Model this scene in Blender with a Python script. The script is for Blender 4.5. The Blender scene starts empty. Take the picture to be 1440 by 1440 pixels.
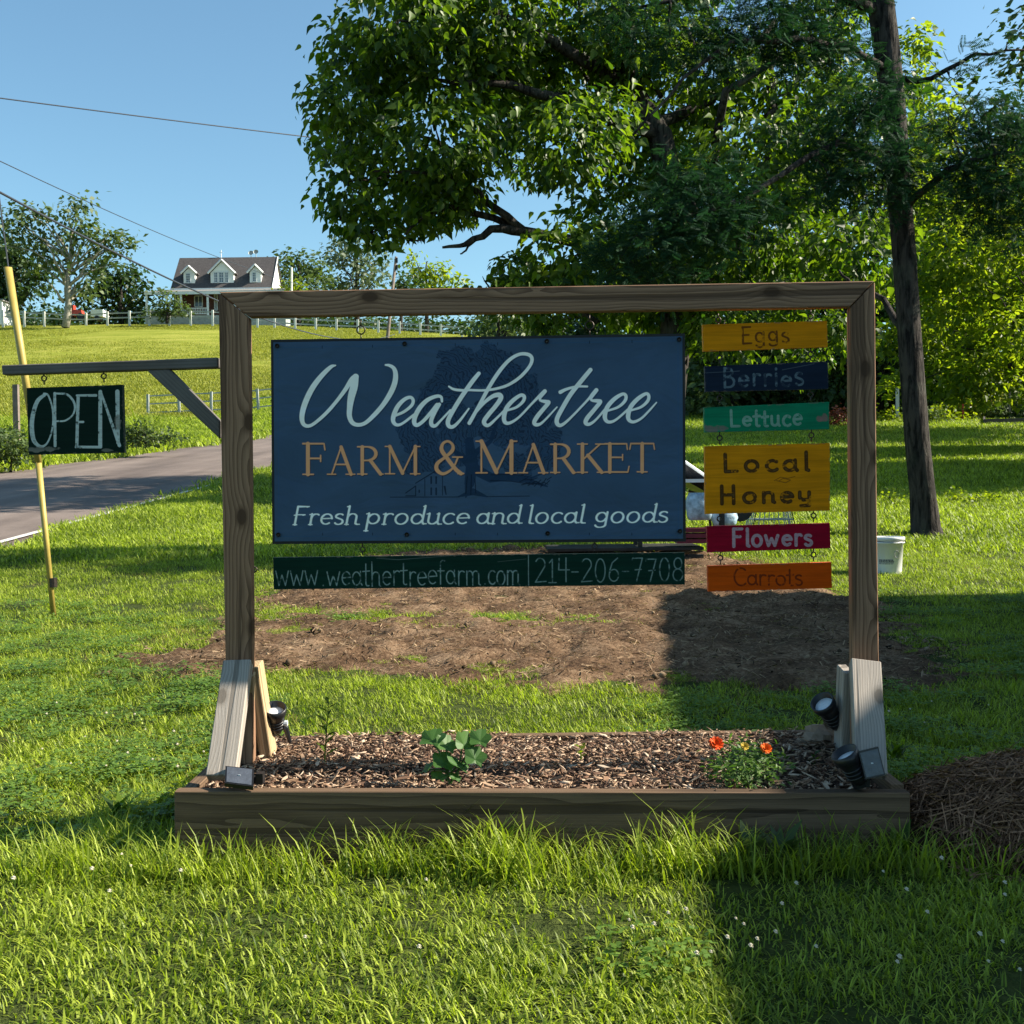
import bpy, math, random
import numpy as np
from mathutils import Vector, Matrix, Euler

random.seed(7); rng = np.random.default_rng(7)
S = bpy.context.scene
COL = S.collection
R = math.radians

# ------------------------------------------------------------------ camera
FPX = 1562.0; CAMH = 1.02; PITCH = math.atan(40/FPX); ROLL = 0.012
CP = np.array([0.0, 0.0, CAMH])
Fw = np.array([0, math.cos(PITCH), -math.sin(PITCH)])
R0 = np.array([1.0, 0, 0]); U0 = np.array([0, math.sin(PITCH), math.cos(PITCH)])
Rt = math.cos(ROLL)*R0 - math.sin(ROLL)*U0
Up = math.sin(ROLL)*R0 + math.cos(ROLL)*U0
cam = bpy.data.cameras.new('camera'); co = bpy.data.objects.new('camera', cam); COL.objects.link(co)
M = Matrix(((Rt[0], Up[0], -Fw[0], CP[0]), (Rt[1], Up[1], -Fw[1], CP[1]), (Rt[2], Up[2], -Fw[2], CP[2]), (0, 0, 0, 1)))
co.matrix_world = M
cam.sensor_fit = 'HORIZONTAL'; cam.sensor_width = 36; cam.lens = 36*FPX/1440
cam.clip_start = 0.05; cam.clip_end = 3000
S.camera = co

# ------------------------------------------------------------------ light
SUN_EL = R(35); SUN_AZ = R(86.0)          # azimuth from +Y towards +X
sd = Vector((math.sin(SUN_AZ)*math.cos(SUN_EL), math.cos(SUN_AZ)*math.cos(SUN_EL), math.sin(SUN_EL)))
w = bpy.data.worlds.new('World'); S.world = w; w.use_nodes = True
nt = w.node_tree; nt.nodes.clear()
sky = nt.nodes.new('ShaderNodeTexSky'); sky.sky_type = 'NISHITA'; sky.sun_disc = False
sky.sun_elevation = SUN_EL; sky.sun_rotation = SUN_AZ; sky.altitude = 200
sky.air_density = 1.0; sky.dust_density = 1.2; sky.ozone_density = 1.3
bg = nt.nodes.new('ShaderNodeBackground'); bg.inputs['Strength'].default_value = 0.074
wo = nt.nodes.new('ShaderNodeOutputWorld')
tn = nt.nodes.new('ShaderNodeMix'); tn.data_type = 'RGBA'; tn.blend_type = 'MULTIPLY'; tn.inputs[0].default_value = 1.0; tn.inputs[7].default_value = (.82, 1.06, 1.04, 1)   # the camera's cool white balance
nt.links.new(sky.outputs[0], tn.inputs[6]); nt.links.new(tn.outputs[2], bg.inputs[0]); nt.links.new(bg.outputs[0], wo.inputs[0])
sl = bpy.data.lights.new('sun', 'SUN'); sl.energy = 5.0; sl.angle = R(0.55); sl.color = (1.0, 0.91, 0.76)
so = bpy.data.objects.new('sun', sl); COL.objects.link(so)
so.rotation_euler = sd.to_track_quat('Z', 'Y').to_euler(); so.location = (30, 0, 40)
S.view_settings.view_transform = 'Standard'; S.view_settings.look = 'None'
S.view_settings.exposure = 1.38; S.view_settings.gamma = 1.0; S.view_settings.use_curve_mapping = False

# ------------------------------------------------------------------ geometry helpers
def ray(px, py):
    d = Fw + Rt*((px-720)/FPX) + Up*((720-py)/FPX)
    return d
def P(px, py, Y):                        # point on the vertical plane y = Y
    if 3.14 < Y < 3.31: Y += .12         # everything of the sign stands in one plane
    d = ray(px, py); t = (Y-CP[1])/d[1]; return CP + d*t
def Pz(px, py, z):
    d = ray(px, py); t = (z-CP[2])/d[2]; return CP + d*t
def sp(t, w_):
    return w_*np.logaddexp(0, np.asarray(t, float)/w_)
def TZ(x, y):                            # terrain height
    x = np.asarray(x, float); y = np.asarray(y, float)
    z = .08*sp(y-9, 1.2) + .126*sp(y-55, 4) - .2*sp(y-152, 4)
    z = z - .075*sp(x+33, 6)/(1+np.exp(-(y-112)/12))
    return z - .2*np.exp(-((y+1.5)/3.0)**2)*0
def G(px, py):                           # where the ray meets the terrain
    d = ray(px, py); t = 1.5; prev = t
    while t < 400:
        p = CP + d*t
        if p[2] <= TZ(p[0], p[1]): break
        prev = t; t *= 1.02
    a, b = prev, t
    for _ in range(30):
        m = (a+b)/2; p = CP+d*m
        if p[2] <= TZ(p[0], p[1]): b = m
        else: a = m
    p = CP+d*b
    return np.array([p[0], p[1], float(TZ(p[0], p[1]))])

class MB:
    def __init__(s): s.v = []; s.f = []; s.n = 0; s.m = []; s.at = []
    def add(s, V, F, mi=0, rnd=None):
        V = np.asarray(V, float).reshape(-1, 3)
        for f in F: s.f.append([i+s.n for i in f]); s.m.append(mi)
        s.v.append(V); s.n += len(V)
        s.at.append(np.full(len(V), random.random() if rnd is None else rnd))
        return s
    def box(s, c, size, rot=None, mi=0, taper=1.0):
        x, y, z = [q/2 for q in size]
        V = np.array([(-x,-y,-z),(x,-y,-z),(x,y,-z),(-x,y,-z),(-x*taper,-y*taper,z),(x*taper,-y*taper,z),(x*taper,y*taper,z),(-x*taper,y*taper,z)])
        if rot is not None: V = V @ np.array(Euler(rot).to_matrix()).T
        return s.add(V+np.array(c), [(0,3,2,1),(4,5,6,7),(0,1,5,4),(1,2,6,5),(2,3,7,6),(3,0,4,7)], mi)
    def tube(s, pts, rad, n=8, mi=0, cap=True, wob=0):
        pts = np.asarray(pts, float); k = len(pts)
        rad = np.full(k, rad) if np.isscalar(rad) else np.asarray(rad, float)
        T = np.gradient(pts, axis=0); T /= np.linalg.norm(T, axis=1)[:, None]+1e-9
        ref = np.array([0, 0, 1.0]) if abs(T[0][2]) < .9 else np.array([1.0, 0, 0])
        V = []
        a = np.arange(n)*2*math.pi/n
        A = np.cross(T[0], ref); A /= np.linalg.norm(A)
        for i in range(k):
            A = A - T[i]*A.dot(T[i]); A /= np.linalg.norm(A)+1e-9; B = np.cross(T[i], A)
            rr = rad[i]*(1+wob*np.sin(a*3+i*1.3)) if wob else rad[i]
            V.append(pts[i]+(np.cos(a)*rr)[:, None]*A+(np.sin(a)*rr)[:, None]*B)
        V = np.concatenate(V); F = []
        for i in range(k-1):
            for j in range(n):
                F.append((i*n+j, i*n+(j+1) % n, (i+1)*n+(j+1) % n, (i+1)*n+j))
        if cap: F.append(tuple(range(n))[::-1]); F.append(tuple((k-1)*n+j for j in range(n)))
        return s.add(V, F, mi)
    def lathe(s, prof, n=24, mi=0, mat=None, closed=False):
        V = []; a = np.arange(n)*2*math.pi/n
        for r, z in prof: V.append(np.stack([np.cos(a)*r, np.sin(a)*r, np.full(n, z)], 1))
        V = np.concatenate(V); F = []
        for i in range(len(prof)-1):
            for j in range(n): F.append((i*n+j, i*n+(j+1) % n, (i+1)*n+(j+1) % n, (i+1)*n+j))
        if mat is not None:
            Mx = np.array(mat); V = V @ Mx[:3, :3].T + Mx[:3, 3]
        return s.add(V, F, mi)
    def build(s, name, mats, parent=None, smooth=False, loc=None):
        me = bpy.data.meshes.new(name)
        V = np.concatenate(s.v)
        if loc is not None: V = V-np.asarray(loc, float)
        me.from_pydata(V.tolist(), [], s.f)
        for m_ in (mats if isinstance(mats, (list, tuple)) else [mats]): me.materials.append(m_)
        if max(s.m): me.polygons.foreach_set('material_index', s.m)
        if smooth: me.polygons.foreach_set('use_smooth', [True]*len(s.f))
        at = me.attributes.new('rnd', 'FLOAT', 'POINT'); at.data.foreach_set('value', np.concatenate(s.at))
        me.update()
        o = bpy.data.objects.new(name, me); COL.objects.link(o)
        if loc is not None: o.location = loc
        if parent is not None:
            o.parent = parent; o.matrix_parent_inverse = Matrix.Translation(-parent.location) if parent.type == 'EMPTY' and parent.parent is None else Matrix()
            if parent.type == 'MESH':
                o.matrix_parent_inverse = parent.matrix_basis.inverted() if parent.parent is None else (parent.parent.matrix_basis.inverted() @ Matrix())
        return o

def tag(o, label=None, cat=None, group=None, kind=None):
    if label: o['label'] = label
    if cat: o['category'] = cat
    if group: o['group'] = group
    if kind: o['kind'] = kind
    return o
def thing(name, label, cat, loc, group=None):
    o = bpy.data.objects.new(name, None); COL.objects.link(o); o.location = tuple(float(q) for q in loc)
    o.empty_display_size = .1
    return tag(o, label, cat, group)
def child(o, parent):                    # parent keeping the world place; roots only ever translate
    o.parent = parent
    o.matrix_parent_inverse = Matrix.Translation(-Vector(parent.location))
    return o

def inst_mesh(name, T, TF, pos, rot, scl, mats, rnd=None, midx=None):
    """many copies of one small template (T verts, TF faces of equal size) as ONE mesh"""
    T = np.asarray(T, float); N = len(pos); k = len(T)
    scl = np.asarray(scl, float)
    if scl.ndim == 1: scl = scl[:, None]
    V = np.einsum('nij,nkj->nki', rot, T[None]*scl[:, None, :]) + pos[:, None, :]
    V = V.reshape(-1, 3)
    fs = []; ln = []
    off = (np.arange(N)*k)[:, None]
    groups = {}
    for f in TF: groups.setdefault(len(f), []).append(f)
    loops = []; tot = []
    for L, g in groups.items():
        a = np.array(g)[None]+off[:, :, None]
        loops.append(a.reshape(-1)); tot.append(np.full(N*len(g), L))
    loops = np.concatenate(loops); tot = np.concatenate(tot)
    me = bpy.data.meshes.new(name)
    me.vertices.add(len(V)); me.vertices.foreach_set('co', V.ravel())
    me.loops.add(len(loops)); me.loops.foreach_set('vertex_index', loops.astype(np.int32))
    me.polygons.add(len(tot)); st = np.concatenate([[0], np.cumsum(tot)[:-1]])
    me.polygons.foreach_set('loop_start', st.astype(np.int32)); me.polygons.foreach_set('loop_total', tot.astype(np.int32))
    for m_ in (mats if isinstance(mats, (list, tuple)) else [mats]): me.materials.append(m_)
    at = me.attributes.new('rnd', 'FLOAT', 'POINT')
    r_ = rng.random(N) if rnd is None else rnd
    at.data.foreach_set('value', np.repeat(r_, k).astype(np.float32))
    me.update(calc_edges=True); me.validate()
    return me
def mobj(me, name, parent=None):
    o = bpy.data.objects.new(name, me); COL.objects.link(o)
    if parent is not None: child(o, parent)
    return o
def rotz(a):
    c, s_ = np.cos(a), np.sin(a); z = np.zeros_like(a); o = np.ones_like(a)
    return np.stack([np.stack([c, -s_, z], -1), np.stack([s_, c, z], -1), np.stack([z, z, o], -1)], -2)
def rotx(a):
    c, s_ = np.cos(a), np.sin(a); z = np.zeros_like(a); o = np.ones_like(a)
    return np.stack([np.stack([o, z, z], -1), np.stack([z, c, -s_], -1), np.stack([z, s_, c], -1)], -2)
def roty(a):
    c, s_ = np.cos(a), np.sin(a); z = np.zeros_like(a); o = np.ones_like(a)
    return np.stack([np.stack([c, z, s_], -1), np.stack([z, o, z], -1), np.stack([-s_, z, c], -1)], -2)

# ------------------------------------------------------------------ materials
def newmat(name):
    m = bpy.data.materials.new(name); m.use_nodes = True; n = m.node_tree; n.nodes.clear()
    o = n.nodes.new('ShaderNodeOutputMaterial'); return m, n, o
def N(n, t, **kw):
    x = n.nodes.new(t)
    for k, v in kw.items(): setattr(x, k, v)
    return x
def ramp(n, stops, src=None, interp='LINEAR'):
    r = n.nodes.new('ShaderNodeValToRGB'); r.color_ramp.interpolation = interp
    e = r.color_ramp.elements
    while len(e) > 1: e.remove(e[0])
    e[0].position = stops[0][0]; e[0].color = (*stops[0][1], 1)
    for p, c in stops[1:]:
        q = e.new(p); q.color = (*c, 1)
    if src is not None: n.links.new(src, r.inputs[0])
    return r
def noise(n, scale, detail=4, rough=.55, vec=None, dist=0):
    x = n.nodes.new('ShaderNodeTexNoise'); x.inputs['Scale'].default_value = scale
    x.inputs['Detail'].default_value = detail; x.inputs['Roughness'].default_value = rough; x.inputs['Distortion'].default_value = dist
    if vec is not None: n.links.new(vec, x.inputs['Vector'])
    return x
def math_(n, op, a, b=None, c=None):
    x = n.nodes.new('ShaderNodeMath'); x.operation = op
    for i, q in enumerate((a, b, c)):
        if q is None: continue
        if hasattr(q, 'is_output') or hasattr(q, 'links'): n.links.new(q, x.inputs[i])
        else: x.inputs[i].default_value = q
    return x.outputs[0]
def mix(n, fac, a, b, mode='MIX'):
    x = n.nodes.new('ShaderNodeMix'); x.data_type = 'RGBA'; x.blend_type = mode
    for i, q in ((0, fac), (6, a), (7, b)):
        if hasattr(q, 'links'): n.links.new(q, x.inputs[i])
        elif isinstance(q, (tuple, list)): x.inputs[i].default_value = (*q, 1)
        else: x.inputs[i].default_value = q
    return x.outputs[2]
def princ(n, col, rough=.6, spec=.3, bump=None, bd=.3, bs=.5, metal=0):
    p = n.nodes.new('ShaderNodeBsdfPrincipled')
    if hasattr(col, 'links'): n.links.new(col, p.inputs['Base Color'])
    else: p.inputs['Base Color'].default_value = (*col, 1)
    if hasattr(rough, 'links'): n.links.new(rough, p.inputs['Roughness'])
    else: p.inputs['Roughness'].default_value = rough
    p.inputs['Specular IOR Level'].default_value = spec; p.inputs['Metallic'].default_value = metal
    if bump is not None:
        b = n.nodes.new('ShaderNodeBump'); b.inputs['Strength'].default_value = bs; b.inputs['Distance'].default_value = bd
        n.links.new(bump, b.inputs['Height']); n.links.new(b.outputs[0], p.inputs['Normal'])
    return p
def simple(name, col, rough=.6, spec=.3, var=.25, scale=8, metal=0, bd=.002):
    m, n, o = newmat(name); tc = N(n, 'ShaderNodeTexCoord')
    nz = noise(n, scale, 5, .6, tc.outputs['Object'])
    c1 = tuple(q*(1-var) for q in col); c2 = tuple(min(1, q*(1+var)) for q in col)
    r = ramp(n, [(.3, c1), (.7, c2)], nz.outputs[0])
    p = princ(n, r.outputs[0], rough, spec, nz.outputs[0], bd, .6, metal)
    n.links.new(p.outputs[0], o.inputs[0]); return m
def foliage(name, c1, c2, tr=.4, trc=None, rough=.5, spec=.3, inst=False):
    m, n, o = newmat(name)
    a = N(n, 'ShaderNodeAttribute', attribute_name='rnd')
    fac = a.outputs['Fac']
    if inst:
        oi = N(n, 'ShaderNodeObjectInfo'); ge = N(n, 'ShaderNodeNewGeometry')
        nz = noise(n, .9, 3, .6, ge.outputs['Position'])
        fac = math_(n, 'ADD', math_(n, 'MULTIPLY', fac, .7), math_(n, 'ADD', math_(n, 'MULTIPLY', oi.outputs['Random'], .15), math_(n, 'MULTIPLY', math_(n, 'SUBTRACT', nz.outputs[0], .28), .8)))
    mid = tuple((p+q)/2 for p, q in zip(c1, c2))
    r = ramp(n, [(.1, c1), (.55, mid), (.95, c2)], fac)
    p = princ(n, r.outputs[0], rough, spec)
    t = n.nodes.new('ShaderNodeBsdfTranslucent')
    tc_ = mix(n, 1.0, r.outputs[0], trc or (1.6, 1.9, .6), 'MULTIPLY'); n.links.new(tc_, t.inputs[0])
    ms = n.nodes.new('ShaderNodeMixShader'); ms.inputs[0].default_value = tr
    n.links.new(p.outputs[0], ms.inputs[1]); n.links.new(t.outputs[0], ms.inputs[2]); n.links.new(ms.outputs[0], o.inputs[0])
    return m
def wood(name, dark, light, grey=.0, seed=0.0, img=None, knots=True, bd=.0012):
    """timber: growth rings about an off-axis heart, long grain on local Z, knots that bend the rings"""
    m, n, o = newmat(name); tc = N(n, 'ShaderNodeTexCoord'); oi = N(n, 'ShaderNodeObjectInfo')
    L = n.links
    cb = N(n, 'ShaderNodeCombineXYZ'); L.new(math_(n, 'MULTIPLY', oi.outputs['Random'], 7.0), cb.inputs[2]); cb.inputs[0].default_value = .06+seed*.01; cb.inputs[1].default_value = -.05
    ad = N(n, 'ShaderNodeVectorMath', operation='ADD'); L.new(tc.outputs['Object'], ad.inputs[0]); L.new(cb.outputs[0], ad.inputs[1])
    mp = N(n, 'ShaderNodeMapping'); mp.inputs['Scale'].default_value = (1, 1, .16); L.new(ad.outputs[0], mp.inputs[0])
    n1 = noise(n, 9, 3, .5, mp.outputs[0])
    sx = N(n, 'ShaderNodeSeparateXYZ'); L.new(mp.outputs[0], sx.inputs[0])
    rad = math_(n, 'SQRT', math_(n, 'ADD', math_(n, 'POWER', sx.outputs[0], 2), math_(n, 'POWER', sx.outputs[1], 2)))
    # knots
    sk_ = N(n, 'ShaderNodeSeparateXYZ'); L.new(ad.outputs[0], sk_.inputs[0]); ck_ = N(n, 'ShaderNodeCombineXYZ')
    L.new(math_(n, 'MULTIPLY', sk_.outputs[0], 7.0), ck_.inputs[0]); L.new(math_(n, 'MULTIPLY', sk_.outputs[2], 4.0), ck_.inputs[1])
    vo = N(n, 'ShaderNodeTexVoronoi'); vo.voronoi_dimensions = '2D'; vo.inputs['Scale'].default_value = 1.0; L.new(ck_.outputs[0], vo.inputs['Vector'])
    kd = vo.outputs['Distance']
    kn = math_(n, 'MULTIPLY', math_(n, 'POWER', 2.718, math_(n, 'MULTIPLY', math_(n, 'POWER', kd, 2), -14.0)), .013 if knots else 0.0)
    rr = math_(n, 'ADD', math_(n, 'ADD', rad, math_(n, 'MULTIPLY', n1.outputs[0], .024)), kn)
    ring = math_(n, 'FRACT', math_(n, 'MULTIPLY', rr, 125.0))
    ring = math_(n, 'POWER', ring, 1.6)
    mf = N(n, 'ShaderNodeMapping'); mf.inputs['Scale'].default_value = (260, 260, 6); L.new(ad.outputs[0], mf.inputs[0])
    fine = noise(n, 1, 4, .6, mf.outputs[0])
    big = noise(n, 5, 3, .6, ad.outputs[0])
    f = math_(n, 'ADD', math_(n, 'MULTIPLY', ring, .45), math_(n, 'MULTIPLY', fine.outputs[0], .62))
    c = ramp(n, [(.2, light), (.85, dark)], f).outputs[0]
    g = tuple(grey_ for grey_ in (.19, .185, .18))
    c = mix(n, math_(n, 'MULTIPLY', math_(n, 'SUBTRACT', big.outputs[0], .25), grey*1.6), c, g)
    if knots:
        km = ramp(n, [(.085, (.85, .85, .85)), (.11, (0, 0, 0))], kd).outputs[0]
        c = mix(n, km, c, tuple(q*.28 for q in dark))
        km2 = ramp(n, [(.11, (.55, .55, .55)), (.17, (0, 0, 0))], kd).outputs[0]
        c = mix(n, km2, c, dark)
    mc = N(n, 'ShaderNodeMapping'); mc.inputs['Scale'].default_value = (38, 38, .9); L.new(ad.outputs[0], mc.inputs[0])
    ck = noise(n, 1, 2, .4, mc.outputs[0]); ckm = ramp(n, [(.585, (0, 0, 0)), (.63, (1, 1, 1))], math_(n, 'ADD', ck.outputs[0], 0.0)).outputs[0]
    c = mix(n, math_(n, 'MULTIPLY', ckm, .6), c, tuple(q*.45 for q in dark))
    h = math_(n, 'SUBTRACT', fine.outputs[0], math_(n, 'ADD', math_(n, 'MULTIPLY', ring, .35), ckm))
    p = princ(n, c, .78, .2, h, bd, .9)
    L.new(p.outputs[0], o.inputs[0]); return m

MAT = {}
MAT['timber'] = wood('weathered_timber', (.10, .052, .029), (.33, .190, .115), .03)
MAT['timber_brace'] = wood('pale_timber', (.20, .17, .14), (.42, .37, .32), .5, 3)
MAT['timber_new'] = wood('yellow_pine', (.28, .19, .10), (.50, .37, .22), 0, 5)
MAT['timber_bed'] = wood('bed_timber', (.06, .036, .021), (.18, .115, .07), .04, 9, knots=False)
MAT['timber_arm'] = wood('grey_timber', (.05, .042, .036), (.12, .10, .09), .6, 2, knots=False)
MAT['black_plastic'] = simple('black_plastic', (.012, .012, .014), .35, .4, .2, 40)
MAT['dark_metal'] = simple('rusty_dark_metal', (.045, .035, .03), .45, .5, .4, 60, .7)
MAT['white_paint'] = simple('white_paint', (.72, .74, .74), .6, .3, .08, 5)
MAT['cream_siding'] = simple('cream_siding', (.80, .80, .76), .7, .2, .05, 3)
MAT['grey_shingle'] = simple('grey_shingle', (.075, .068, .068), .85, .2, .3, 5)
MAT['porch_shingle'] = simple('porch_shingle', (.20, .20, .19), .85, .2, .2, 5)
MAT['brick_red'] = simple('brick_red', (.14, .06, .045), .85, .2, .3, 6)
MAT['dark_glass'] = simple('dark_glass', (.10, .13, .16), .08, .6, .2, 1)
MAT['bark'] = simple('bark', (.032, .028, .026), .9, .15, .5, 9, bd=.03)
def bark(name, c1, c2, k=1.0):
    m, n, o = newmat(name); tc = N(n, 'ShaderNodeTexCoord'); mp = N(n, 'ShaderNodeMapping'); mp.inputs['Scale'].default_value = (16*k, 16*k, 3.2*k); n.links.new(tc.outputs['Object'], mp.inputs[0])
    a = noise(n, 1, 5, .65, mp.outputs[0], .5); b = noise(n, 2.2, 3, .6, tc.outputs['Object'])
    c = ramp(n, [(.40, c1), (.58, c2)], a.outputs[0]); c = mix(n, math_(n, 'MULTIPLY', ramp(n, [(.55, (0, 0, 0)), (.68, (1, 1, 1))], b.outputs[0]).outputs[0], .35), c.outputs[0], (.10, .11, .085))
    p = princ(n, c, .95, .1, a.outputs[0], .05/k, 1.0); n.links.new(p.outputs[0], o.inputs[0]); return m
MAT['bark'] = bark('furrowed_bark', (.012, .011, .011), (.06, .052, .046))
MAT['bark_pale'] = simple('bark_pale', (.26, .24, .20), .9, .15, .35, 6, bd=.03)
MAT['yellow_plastic'] = simple('yellow_plastic', (.34, .255, .06), .5, .4, .2, 6)
MAT['wire'] = simple('wire_black', (.03, .035, .045), .5, .4, .1, 6)
MAT['fence_white'] = simple('fence_white', (.62, .62, .58), .7, .2, .12, 3)
MAT['rail_grey'] = simple('rail_grey', (.33, .35, .34), .8, .2, .2, 3)
MAT['rail_dark'] = simple('dark_stone', (.028, .028, .026), .85, .2, .3, 9)
MAT['pole'] = simple('pole_wood', (.17, .14, .12), .85, .2, .25, 4)

# ------------------------------------------------------------------ ground zones (world polygons)
def inpoly(x, y, poly):
    x = np.asarray(x); y = np.asarray(y); c = np.zeros(x.shape, bool); n_ = len(poly)
    for i in range(n_):
        x1, y1 = poly[i]; x2, y2 = poly[(i+1) % n_]
        k = ((y1 > y) != (y2 > y)) & (x < (x2-x1)*(y-y1)/(y2-y1+1e-12)+x1)
        c ^= k
    return c
def polydist(x, y, poly):                # signed distance, negative inside
    x = np.asarray(x, float); y = np.asarray(y, float); d = np.full(x.shape, 1e9)
    for i in range(len(poly)):
        a = np.array(poly[i]); b = np.array(poly[(i+1) % len(poly)]); ab = b-a
        t = np.clip(((x-a[0])*ab[0]+(y-a[1])*ab[1])/(ab@ab), 0, 1)
        d = np.minimum(d, np.hypot(x-a[0]-t*ab[0], y-a[1]-t*ab[1]))
    return np.where(inpoly(x, y, poly), -d, d)
_g = rng.random((257, 257))
def vnoise(x, y, s):
    x = np.asarray(x)/s; y = np.asarray(y)/s; xi = np.floor(x).astype(int); yi = np.floor(y).astype(int)
    fx = x-xi; fy = y-yi; fx = fx*fx*(3-2*fx); fy = fy*fy*(3-2*fy)
    g = lambda a, b: _g[a % 256, b % 256]
    return (g(xi, yi)*(1-fx)+g(xi+1, yi)*fx)*(1-fy)+(g(xi, yi+1)*(1-fx)+g(xi+1, yi+1)*fx)*fy
def fbm(x, y, s):
    return (vnoise(x, y, s)+.5*vnoise(x+9.1, y+3.3, s/2)+.25*vnoise(x+1.7, y+7.7, s/4)+.12*vnoise(x+5.7, y+1.7, s/8))/1.87
SOIL = [tuple(G(a, b)[:2]) for a, b in ((228, 926), (325, 878), (395, 838), (450, 802), (560, 783), (700, 771), (960, 776), (1085, 794), (1160, 838), (1240, 862), (1345, 925), (1290, 962), (1100, 970), (800, 960), (600, 952), (400, 945), (250, 942))]
SBAND = [tuple(G(a, b)[:2]) for a, b in ((366, 860), (500, 862), (660, 868), (900, 876), (900, 884), (640, 886), (500, 884), (372, 878))]
near_e = [G(a, b)[:2] for a, b in ((0, 768), (60, 753), (120, 738), (190, 718), (250, 701), (310, 683), (350, 671))]
far_e = [G(a, b)[:2] for a, b in ((0, 660), (90, 648), (176, 636), (300, 619), (383, 608))]
def ext(pl, a0, a1, dists0, dists1):
    d0 = pl[0]-pl[a0]; d0 /= np.linalg.norm(d0); d1 = pl[-1]-pl[a1]; d1 /= np.linalg.norm(d1)
    return [pl[0]+d0*q for q in dists0] + list(pl) + [pl[-1]+d1*q for q in dists1]
print('near', np.round(near_e, 2).tolist()); print('far', np.round(far_e, 2).tolist())
def fit_edge(pl, deg):
    pl = np.array(pl); return np.polyfit(pl[:, 1], pl[:, 0], deg)
ne = fit_edge(near_e, 1); fe = fit_edge(far_e, 1)
RY = np.linspace(-6, 90, 250)
def edge_x(which, y):
    y = np.asarray(y, float)
    base = np.polyval(ne, y)
    return base if which == 0 else np.polyval(fe, y)
print('edges', ne, fe)
def road_mask(x, y, pad=0):
    return (x < edge_x(0, y)+pad) & (x > edge_x(1, y)-pad)
BEDX0, BEDX1, BEDY0, BEDY1 = -.91, 1.07, 3.0, 3.62

# ------------------------------------------------------------------ terrain
def terrain():
    ys = np.concatenate([np.arange(-14, 2, 1.0), np.arange(2, 14, .2), np.arange(14, 60, .8), np.arange(60, 160, 2), np.arange(160, 700, 25.)])
    xs = np.concatenate([np.arange(-400, -60, 20.), np.arange(-60, -10, 1.6), np.arange(-10, 10, .35), np.arange(10, 60, 1.6), np.arange(60, 401, 20.)])
    X, Y = np.meshgrid(xs, ys); Z = TZ(X, Y)
    Z = Z + (fbm(X, Y, 2.5)-.5)*.05*np.clip((Y-4.5)/4, 0, 1)*np.clip((60-Y)/30, 0, 1)
    Z = Z + (fbm(X, Y, 18)-.5)*.9*np.clip((Y-70)/30, 0, 1)
    m_ = road_mask(X, Y, .35); Z = np.where(m_, TZ(X, Y)-.09, Z)
    V = np.stack([X, Y, Z], -1).reshape(-1, 3); nx = len(xs); F = []
    for j in range(len(ys)-1):
        for i in range(nx-1): F.append((j*nx+i, j*nx+i+1, (j+1)*nx+i+1, (j+1)*nx+i))
    m, n, o = newmat('lawn_ground'); tc = N(n, 'ShaderNodeNewGeometry'); L = n.links
    sx = N(n, 'ShaderNodeSeparateXYZ'); L.new(tc.outputs['Position'], sx.inputs[0])
    a = noise(n, 1.2, 6, .7, tc.outputs['Position']); b = noise(n, 14, 5, .7, tc.outputs['Position'])
    c1 = ramp(n, [(.3, (.022, .035, .008)), (.7, (.06, .075, .018))], b.outputs[0]).outputs[0]
    # hay meadow further up the hill
    mp = N(n, 'ShaderNodeMapping'); mp.inputs['Scale'].default_value = (.12, .35, .35); L.new(tc.outputs['Position'], mp.inputs[0])
    h1 = noise(n, 1, 6, .7, mp.outputs[0]); h2 = noise(n, 5, 6, .8, tc.outputs['Position'])
    hm = math_(n, 'ADD', math_(n, 'MULTIPLY', h1.outputs[0], .65), math_(n, 'MULTIPLY', h2.outputs[0], .4))
    c2 = ramp(n, [(.36, (.10, .13, .012)), (.5, (.19, .215, .025)), (.64, (.30, .29, .06))], hm).outputs[0]
    fy = N(n, 'ShaderNodeMapRange'); fy.inputs[1].default_value = 52; fy.inputs[2].default_value = 64; L.new(sx.outputs[1], fy.inputs[0])
    cc = mix(n, fy.outputs[0], c1, c2)
    p = princ(n, cc, .95, .1, b.outputs[0], .05, .8); L.new(p.outputs[0], o.inputs[0])
    mb = MB(); mb.add(V, F); ob = mb.build('ground', m, smooth=True); tag(ob, kind='structure')
terrain()

# ------------------------------------------------------------------ road
def strip(name, xa, xb, ya, yb, dz, mat, nseg=260, ncross=6, kind='structure', crown=.0):
    ys = np.linspace(ya, yb, nseg); V = []; F = []
    for y in ys:
        A, B = xa(y), xb(y)
        for k in range(ncross):
            t = k/(ncross-1); x = A*(1-t)+B*t
            V.append((x, y, float(TZ(x, y))+dz+crown*(1-(2*t-1)**2)))
    for j in range(nseg-1):
        for k in range(ncross-1): F.append((j*ncross+k, j*ncross+k+1, (j+1)*ncross+k+1, (j+1)*ncross+k))
    mb = MB(); mb.add(V, F); o = mb.build(name, mat, smooth=True)
    if kind: tag(o, kind=kind)
    return o
m, n, o = newmat('asphalt'); ge = N(n, 'ShaderNodeNewGeometry')
a = noise(n, 60, 3, .7, ge.outputs['Position']); b = noise(n, .7, 5, .6, ge.outputs['Position'])
mp = N(n, 'ShaderNodeMapping'); mp.inputs['Scale'].default_value = (1.6, .06, 1); n.links.new(ge.outputs['Position'], mp.inputs[0]); tr_ = noise(n, 1, 3, .5, mp.outputs[0])
fa = math_(n, 'ADD', math_(n, 'MULTIPLY', a.outputs[0], .35), math_(n, 'ADD', math_(n, 'MULTIPLY', b.outputs[0], .3), math_(n, 'MULTIPLY', tr_.outputs[0], .35)))
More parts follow.
